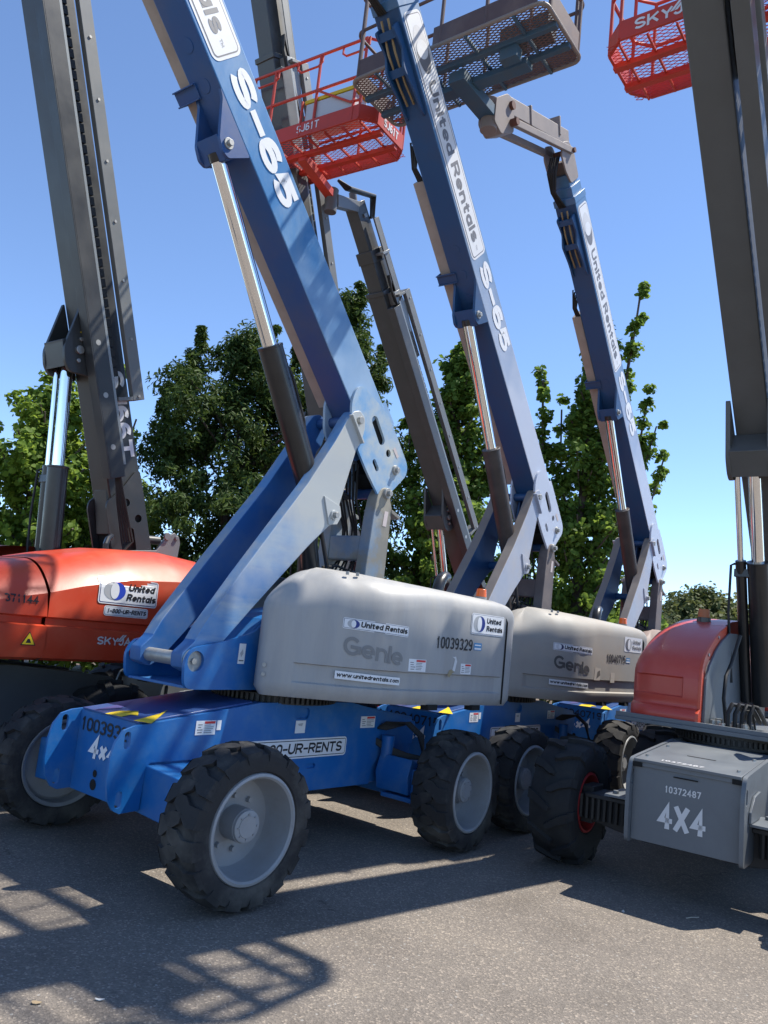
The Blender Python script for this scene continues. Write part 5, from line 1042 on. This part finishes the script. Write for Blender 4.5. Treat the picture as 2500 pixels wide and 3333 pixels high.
    m4 = n.nodes.new("ShaderNodeMix"); m4.data_type = 'RGBA'; L.new(gm.outputs[0], m4.inputs["Factor"]); L.new(m3.outputs["Result"], m4.inputs["A"]); m4.inputs["B"].default_value = (.03, .028, .026, 1)
    dr = n.nodes.new("ShaderNodeTexVoronoi"); dr.inputs["Scale"].default_value = 2.6; L.new(va.outputs[0], dr.inputs["Vector"]); sp3 = n.nodes.new("ShaderNodeSeparateColor"); L.new(dr.outputs["Color"], sp3.inputs[0])
    d1 = n.nodes.new("ShaderNodeMapRange"); d1.inputs["From Min"].default_value = .04; d1.inputs["From Max"].default_value = .13; d1.inputs["To Min"].default_value = .5; d1.inputs["To Max"].default_value = 0; L.new(dr.outputs["Distance"], d1.inputs["Value"])
    d2 = n.nodes.new("ShaderNodeMath"); d2.operation = 'GREATER_THAN'; d2.inputs[1].default_value = .72; L.new(sp3.outputs[0], d2.inputs[0]); d3 = n.nodes.new("ShaderNodeMath"); d3.operation = 'MULTIPLY'; L.new(d1.outputs[0], d3.inputs[0]); L.new(d2.outputs[0], d3.inputs[1])
    m5 = n.nodes.new("ShaderNodeMix"); m5.data_type = 'RGBA'; L.new(d3.outputs[0], m5.inputs["Factor"]); L.new(m4.outputs["Result"], m5.inputs["A"]); m5.inputs["B"].default_value = (.05, .045, .042, 1); m3 = m5
    L.new(m3.outputs["Result"], b.inputs["Base Color"]); b.inputs["Roughness"].default_value = .85; b.inputs["Specular IOR Level"].default_value = .25
    bp = n.nodes.new("ShaderNodeBump"); bp.inputs["Strength"].default_value = .55; bp.inputs["Distance"].default_value = .006
    ad = n.nodes.new("ShaderNodeMath"); ad.operation = 'ADD'; L.new(v.outputs["Distance"], ad.inputs[0]); L.new(nf.outputs["Fac"], ad.inputs[1]); L.new(ad.outputs[0], bp.inputs["Height"]); L.new(bp.outputs[0], b.inputs["Normal"])
    return m
mb = MB(); mb.add([(-900, -300, 0), (900, -300, 0), (900, 1500, 0), (-900, 1500, 0)], [(0, 1, 2, 3)])
g = mb.build("ground", ground_mat(), None, 0); g['kind'] = 'structure'; g['label'] = "speckled grey asphalt of the equipment yard"
mb = MB(); mb.add([(-60, 17, .004), (70, 26, .004), (90, 120, .004), (-80, 120, .004)], [(0, 1, 2, 3)])
g = mb.build("verge", mat("planting_soil", (.16, .11, .075), .9, dirt=(.10, .11, .04), amt=.8, scale=.8, bump=.5), None, 0); g['kind'] = 'structure'; g['label'] = "bark and weeds of the planting strip behind the yard"
# small litter on the asphalt
for nm, lab, u, v, col_, sz in (("twig", "pale dry twig on the shaded asphalt below the right-hand lift", 2255, 2990, (.45, .40, .33), (.055, .006)), ("paper_scrap", "white torn paper scrap lying in the basket's shadow", 322, 3257, (.62, .61, .58), (.024, .008)), ("pebble", "pale round pebble on the sunny asphalt right of centre", 2028, 2967, (.45, .43, .40), (.012, .010)), ("dried_leaf", "tan dried leaf on the asphalt at the lower left", 118, 3268, (.42, .31, .18), (.024, .016))):
    d = _r * ((u - 1250) / 2582.2) - _u * ((v - 1666.5) / 2582.2) + _f; t = -CH / d.z; p = Vector((d.x * t, d.y * t, 0)); q = MB(); rr = random.Random(u)
    if nm == 'pebble': q.cyl((0, 0, 0), (0, 0, .010), sz[0], sz[0] * .6, 9)
    elif nm == 'twig': q.tube([(-sz[0], -.02, .004), (-.01, .004, .006), (sz[0], .03, .004)], sz[1] * .7, 6)
    else:
        ol = [(sz[0] * cos(a) * rr.uniform(.7, 1.1), sz[1] * sin(a) * rr.uniform(.7, 1.1)) for a in [2 * pi * i / 9 for i in range(9)]]; q.prism(ol, .002, .005, lambda a, y, b: (a, b, y + .006 * abs(a) / sz[0]))
    o = q.build(nm, mat(nm + "_colour", col_, .8), None, 30); o.location = p; o['label'] = lab; o['category'] = nm.replace('_', ' ')
# ------------------------------------------------------------------ trees
def leaf_mat(name, c1, c2, trans=.35):
    m = bpy.data.materials.new(name); m.use_nodes = True; n = m.node_tree; L = n.links; b = n.nodes["Principled BSDF"]
    tc = n.nodes.new("ShaderNodeTexCoord"); t = n.nodes.new("ShaderNodeTexNoise"); t.inputs["Scale"].default_value = 1.4; t.inputs["Detail"].default_value = 6; L.new(tc.outputs["Object"], t.inputs["Vector"])
    w = n.nodes.new("ShaderNodeTexWhiteNoise"); ge = n.nodes.new("ShaderNodeNewGeometry"); L.new(ge.outputs["Random Per Island"], w.inputs["Vector"]) if False else None
    ad = n.nodes.new("ShaderNodeMath"); ad.operation = 'MULTIPLY_ADD'; L.new(ge.outputs["Random Per Island"], ad.inputs[0]); ad.inputs[1].default_value = .55; 
    L.new(t.outputs["Fac"], ad.inputs[2]); mr = n.nodes.new("ShaderNodeMapRange"); mr.inputs["From Min"].default_value = .35; mr.inputs["From Max"].default_value = 1.0; L.new(ad.outputs[0], mr.inputs["Value"])
    x = n.nodes.new("ShaderNodeMix"); x.data_type = 'RGBA'; x.inputs["A"].default_value = (*c1, 1); x.inputs["B"].default_value = (*c2, 1); L.new(mr.outputs[0], x.inputs["Factor"])
    L.new(x.outputs["Result"], b.inputs["Base Color"]); b.inputs["Roughness"].default_value = .6; b.inputs["Specular IOR Level"].default_value = .2
    tr = n.nodes.new("ShaderNodeBsdfTranslucent"); hs = n.nodes.new("ShaderNodeHueSaturation"); hs.inputs["Value"].default_value = 1.6; hs.inputs["Hue"].default_value = .485; L.new(x.outputs["Result"], hs.inputs["Color"]); L.new(hs.outputs[0], tr.inputs[0])
    ms = n.nodes.new("ShaderNodeMixShader"); ms.inputs[0].default_value = trans; L.new(b.outputs[0], ms.inputs[1]); L.new(tr.outputs[0], ms.inputs[2]); L.new(ms.outputs[0], n.nodes["Material Output"].inputs[0]); return m
bark = mat("bark", (.09, .07, .055), .9, dirt=(.05, .04, .03), amt=.7, scale=6, bump=.5)
def leaf_cloud(centres, radii, per, size, aspect, rng, droop=0., up=.3, out_c=None, flat=.6):
    """leaf-sized folded quads scattered round clump centres"""
    n = len(centres); idx = np.repeat(np.arange(n), per); N = len(idx)
    d = rng.normal(size=(N, 3)); d /= np.linalg.norm(d, axis=1)[:, None]; r = rng.random(N) ** .45
    P = centres[idx] + d * (radii[idx] * r)[:, None] * np.array((1, 1, flat))
    nrm = d * .6 + rng.normal(size=(N, 3)) * .6; nrm[:, 2] += up
    if out_c is not None: o = P - out_c; o /= np.linalg.norm(o, axis=1)[:, None] + 1e-6; nrm += o * .5
    nrm /= np.linalg.norm(nrm, axis=1)[:, None]
    t = rng.normal(size=(N, 3)); t[:, 2] -= droop; t -= nrm * np.sum(t * nrm, 1)[:, None]; t /= np.linalg.norm(t, axis=1)[:, None]; b = np.cross(nrm, t)
    s = size * (.6 + .8 * rng.random(N)); a = (t * s[:, None]) * .5; c = (b * s[:, None]) * .5 * aspect; fold = nrm * (s * .12)[:, None]
    V = np.empty((N, 6, 3)); V[:, 0] = P - a; V[:, 1] = P - a * .1 + c + fold; V[:, 2] = P + a * .55 + c * .7 + fold * .6; V[:, 3] = P + a; V[:, 4] = P + a * .55 - c * .7 + fold * .6; V[:, 5] = P - a * .1 - c + fold
    return V.reshape(-1, 3), N
def cloud_mesh(name, V, N, m, parent):
    me = bpy.data.meshes.new(name); me.vertices.add(len(V)); me.vertices.foreach_set("co", V.astype(np.float32).ravel())
    lo = (np.arange(N)[:, None] * 6 + np.array([0, 1, 2, 3, 0, 3, 4, 5])).ravel(); me.loops.add(8 * N); me.loops.foreach_set("vertex_index", lo.astype(np.int32))
    me.polygons.add(2 * N); me.polygons.foreach_set("loop_start", np.arange(0, 8 * N, 4, dtype=np.int32)); me.update(calc_edges=True); me.validate()
    me.materials.append(m); o = bpy.data.objects.new(name, me); COL.objects.link(o); o.parent = parent; return o
def tree(name, label, u, D, htop, prof, seed, lm, n_cl, per, leaf, aspect, clr, spires=(), droop=0., group=None, wob=.25, upright=.5, squash=1.):
    """u: full-size pixel column of the trunk at the horizon, D: distance, prof: (height fraction, crown radius)"""
    rng = np.random.default_rng(seed); base = at_px(u, 2040, D); base.z = 0
    R = thing(name, label, 'tree', base, 0, group); hs = np.array([p[0] for p in prof]) * htop; rs = np.array([p[1] for p in prof])
    C = []; rad_ = []; z0, z1 = hs[0], hs[-1]; lobes = rng.normal(size=(7, 3))
    tries = 0
    while len(C) < n_cl and tries < n_cl * 60:
        tries += 1
        z = z0 + (z1 - z0) * rng.random(); r = np.interp(z, hs, rs); th = rng.random() * 2 * pi
        bump = 1 + wob * (sin(3 * th + lobes[0, 0] * 3 + z * 1.3) * .5 + sin(5 * th + z * 2.1 + lobes[1, 0]) * .4 + sin(z * 2.7 + 2 * th + lobes[2, 0]) * .5)
        q = rng.random() ** .42
        if rng.random() > r / max(rs) + .15: continue
        C.append((r * bump * q * cos(th), r * bump * q * sin(th), z)); rad_.append(clr * (.6 + .7 * rng.random()))
    for (dx, dy, za, zb, rr, k) in spires:
        for i in range(k): t = i / max(1, k - 1); a = rng.random() * 2 * pi; w = rr * (1 - t * .85); C.append((dx + w * cos(a) * rng.random(), dy + w * sin(a) * rng.random(), za + (zb - za) * t)); rad_.append(clr * (.75 - .4 * t))
    C = np.array(C); rad_ = np.array(rad_)
    V, N = leaf_cloud(C, rad_, per, leaf, aspect, rng, droop, .35, np.array((0, 0, htop * .5)), squash)
    mb = MB(); r0 = .02 * htop + .05; tp = [(0, 0, 0), (.04, .02, htop * .25), (-.05, .05, htop * .5), (.02, -.03, htop * .8)]
    for i in range(3): mb.cyl(tp[i], tp[i + 1], r0 * (1 - .28 * i), r0 * (1 - .28 * (i + 1)), 12, False)
    tk = mb.build("trunk", bark, R, 40); mb = MB(); order = rng.permutation(len(C))[:min(90, len(C))]
    for i in order:
        c = C[i]
        if c[2] > htop * .80 or math.hypot(c[0], c[1]) > c[2] * .6 + .3: continue
        h = max(.2, c[2] - math.hypot(c[0], c[1]) * upright - .4); h = min(h, htop * .78); s = Vector((0, 0, h)); e = Vector(c); m_ = s.lerp(e, .5) + Vector((0, 0, .12 * (e - s).length)); L_ = (e - s).length
        mb.tube([s, m_, e], .012 + .012 * L_ * .5, 5)
    mb.build("limb", bark, tk, 40); cloud_mesh("crown", V, N, lm, R); return R
maple = leaf_mat("maple_leaf", (.05, .10, .014), (.20, .30, .045), .45)
maple2 = leaf_mat("maple_leaf_deep", (.036, .082, .014), (.15, .24, .04), .45)
cedar = leaf_mat("cedar_spray", (.016, .042, .010), (.075, .12, .025), .25)
round_ = leaf_mat("round_tree_leaf", (.035, .055, .015), (.12, .14, .045), .3)
feather = leaf_mat("feathery_leaf", (.06, .08, .035), (.13, .15, .07), .3)
TG = "trees behind the yard"
def maple_tree(label, u, D, htop, prof, seed, lm, n_br, leaf=.135, per=60, lean=(0, 0), asc=(.5, 1.1), group=None, leaders=()):
    """open-grown maple: ascending branches carry leaf clumps towards their tips, with sky between them"""
    rng = np.random.default_rng(seed); base = at_px(u, 2040, D); base.z = 0; R = thing("maple_tree", label, 'tree', base, 0, group)
    hs = np.array([p[0] for p in prof]) * htop; rs = np.array([p[1] for p in prof]); C = []; rad_ = []; lim = MB()
    def axis(z): return np.array((lean[0] * z / htop + .10 * sin(z * .9 + seed), lean[1] * z / htop + .08 * cos(z * 1.1), z))
    shoots = []
    for i in range(n_br):
        z = hs[0] + (hs[-1] - hs[0]) * (i + rng.random()) / n_br; r = np.interp(z, hs, rs) * rng.uniform(.55, 1.2); th = i * 2.4 + rng.uniform(-.5, .5)
        s = axis(max(.3, z - r * rng.uniform(*asc) * .8)); s[2] = max(.4, min(s[2], htop * .9)); e = axis(z) + np.array((r * cos(th), r * sin(th), r * rng.uniform(.0, .35))); shoots.append((s, e, 1.))
    for (dx, dy, z0, z1) in leaders: shoots.append((axis(z0 * .6), np.array((dx * .8, dy * .8, z0)), .8)); shoots.append((np.array((dx * .8, dy * .8, z0)), np.array((dx, dy, z1)), .62))
    for s, e, w in shoots:
        L_ = np.linalg.norm(e - s); n = max(3, int(L_ / .24)); mid = (s + e) / 2 + np.array((0, 0, -.10 * L_)); pts = []
        for k in range(n + 1): t = k / n; pts.append(s * (1 - t) ** 2 + mid * 2 * t * (1 - t) + e * t * t)
        lim.tube([tuple(p) for p in pts[::max(1, n // 4)]], .010 + .007 * L_, 5)
        for k in range(1, n + 1):
            t = k / n
            if t < .28 or rng.random() < .16: continue
            C.append(pts[k] + rng.normal(size=3) * .10 * w); rad_.append((.40 - .20 * t) * w * rng.uniform(.7, 1.35) + .05)
    C = np.array(C); rad_ = np.array(rad_)
    V, N = leaf_cloud(C, rad_, per, leaf, .8, rng, .25, .45, np.array((0, 0, htop * .5)), .8)
    mb = MB(); r0 = .015 * htop + .04; zz = [0, htop * .25, htop * .5, htop * .75, htop * .95]
    for i in range(4): mb.cyl(tuple(axis(zz[i])), tuple(axis(zz[i + 1])), r0 * (1 - .24 * i), r0 * (1 - .24 * (i + 1)), 10, False)
    tk = mb.build("trunk", bark, R, 40); lim.build("limb", bark, tk, 40); cloud_mesh("crown", V, N, lm, R); return R
maple_tree("light green maple behind the red-hooded lift at the left edge", 60, 19, 6.6, [(.08, 2.2), (.3, 2.5), (.55, 1.9), (.78, 1.1), (1., .15)], 1, maple, 95, group=TG, leaders=((1.2, 0, 4.8, 7.0), (-.6, .2, 4.6, 6.3), (1.8, .1, 4.2, 5.9)))
maple_tree("low maple crown showing behind the leftmost dark boom", 300, 22, 5.4, [(.08, 1.6), (.3, 2.0), (.6, 1.6), (.85, .8), (1., .15)], 12, maple, 60, group=TG)
tree("cedar_tree", "broad dark evergreen left of the nearest blue boom", 690, 20, 8.9, [(.02, 3.0), (.2, 3.3), (.45, 3.0), (.65, 2.3), (.82, 1.5), (.93, .8), (1., .2)], 2, cedar, 640, 130, .15, .34, .40, [(-1.2, -.3, 7.0, 8.8, .5, 12), (.5, .4, 7.4, 9.3, .5, 12), (-2.0, .2, 6.0, 7.4, .45, 10), (1.2, 0, 7.3, 8.9, .45, 10)], droop=.8, group=TG, wob=.42, squash=.8)
tree("cedar_tree", "tall dark evergreen behind the lower boom of the nearest blue lift", 1010, 21.5, 11.0, [(.02, 2.6), (.2, 2.9), (.5, 2.4), (.75, 1.4), (.9, .6), (1., .12)], 3, cedar, 520, 130, .15, .34, .40, [(.3, 0, 9.5, 11.4, .4, 12), (1.1, 0, 7.8, 9.6, .4, 10)], droop=.8, group=TG, wob=.40, squash=.8)
maple_tree("narrow maple between the nearest and the middle blue booms", 1440, 20, 9.3, [(.04, 1.6), (.2, 1.75), (.45, 1.45), (.65, 1.05), (.85, .55), (1., .1)], 4, maple2, 130, group=TG, leaders=((-1.35, .2, 4.9, 7.4), (.3, 0, 7.6, 10.0), (-.35, 0, 7.2, 9.2), (.95, 0, 6.0, 8.3)))
maple_tree("tall maple standing behind the farthest blue boom", 1850, 21, 10.6, [(.05, 1.55), (.2, 1.7), (.42, 1.5), (.58, 1.2), (.70, .75), (.85, .35), (1., .1)], 5, maple2, 125, lean=(.3, 0), group=TG, leaders=((-1.15, 0, 5.9, 9.1), (-.55, .2, 6.2, 8.4), (1.2, .1, 7.4, 10.4), (1.35, .0, 9.0, 11.8), (1.75, .1, 6.2, 8.9), (2.2, 0, 5.2, 7.0), (2.0, .1, 6.4, 7.9), (1.5, -.1, 4.2, 6.0)))
tree("round_tree", "distant round dark tree left of the right-hand boom", 2290, 48, 5.6, [(.02, 3.4), (.3, 4.4), (.6, 3.9), (.85, 2.2), (1., .4)], 6, round_, 460, 90, .22, .8, .7, group=TG, wob=.22)
tree("round_tree", "distant low tree half hidden by the right-hand lift cylinder", 2440, 52, 4.6, [(.02, 3.0), (.35, 3.6), (.7, 2.6), (1., .4)], 9, round_, 220, 80, .22, .8, .7, group=TG)
tree("feathery_shrub", "pale feathery shrub beside the farthest blue lift's turntable", 2185, 34, 3.5, [(.02, 1.0), (.4, 1.1), (.75, .7), (1., .15)], 8, feather, 110, 45, .16, .3, .4, group=None)
maple_tree("low bushy maple behind the middle blue lift", 1660, 26, 4.8, [(.02, 1.6), (.3, 1.9), (.6, 1.4), (.85, .8), (1., .2)], 15, maple2, 60, group=TG)
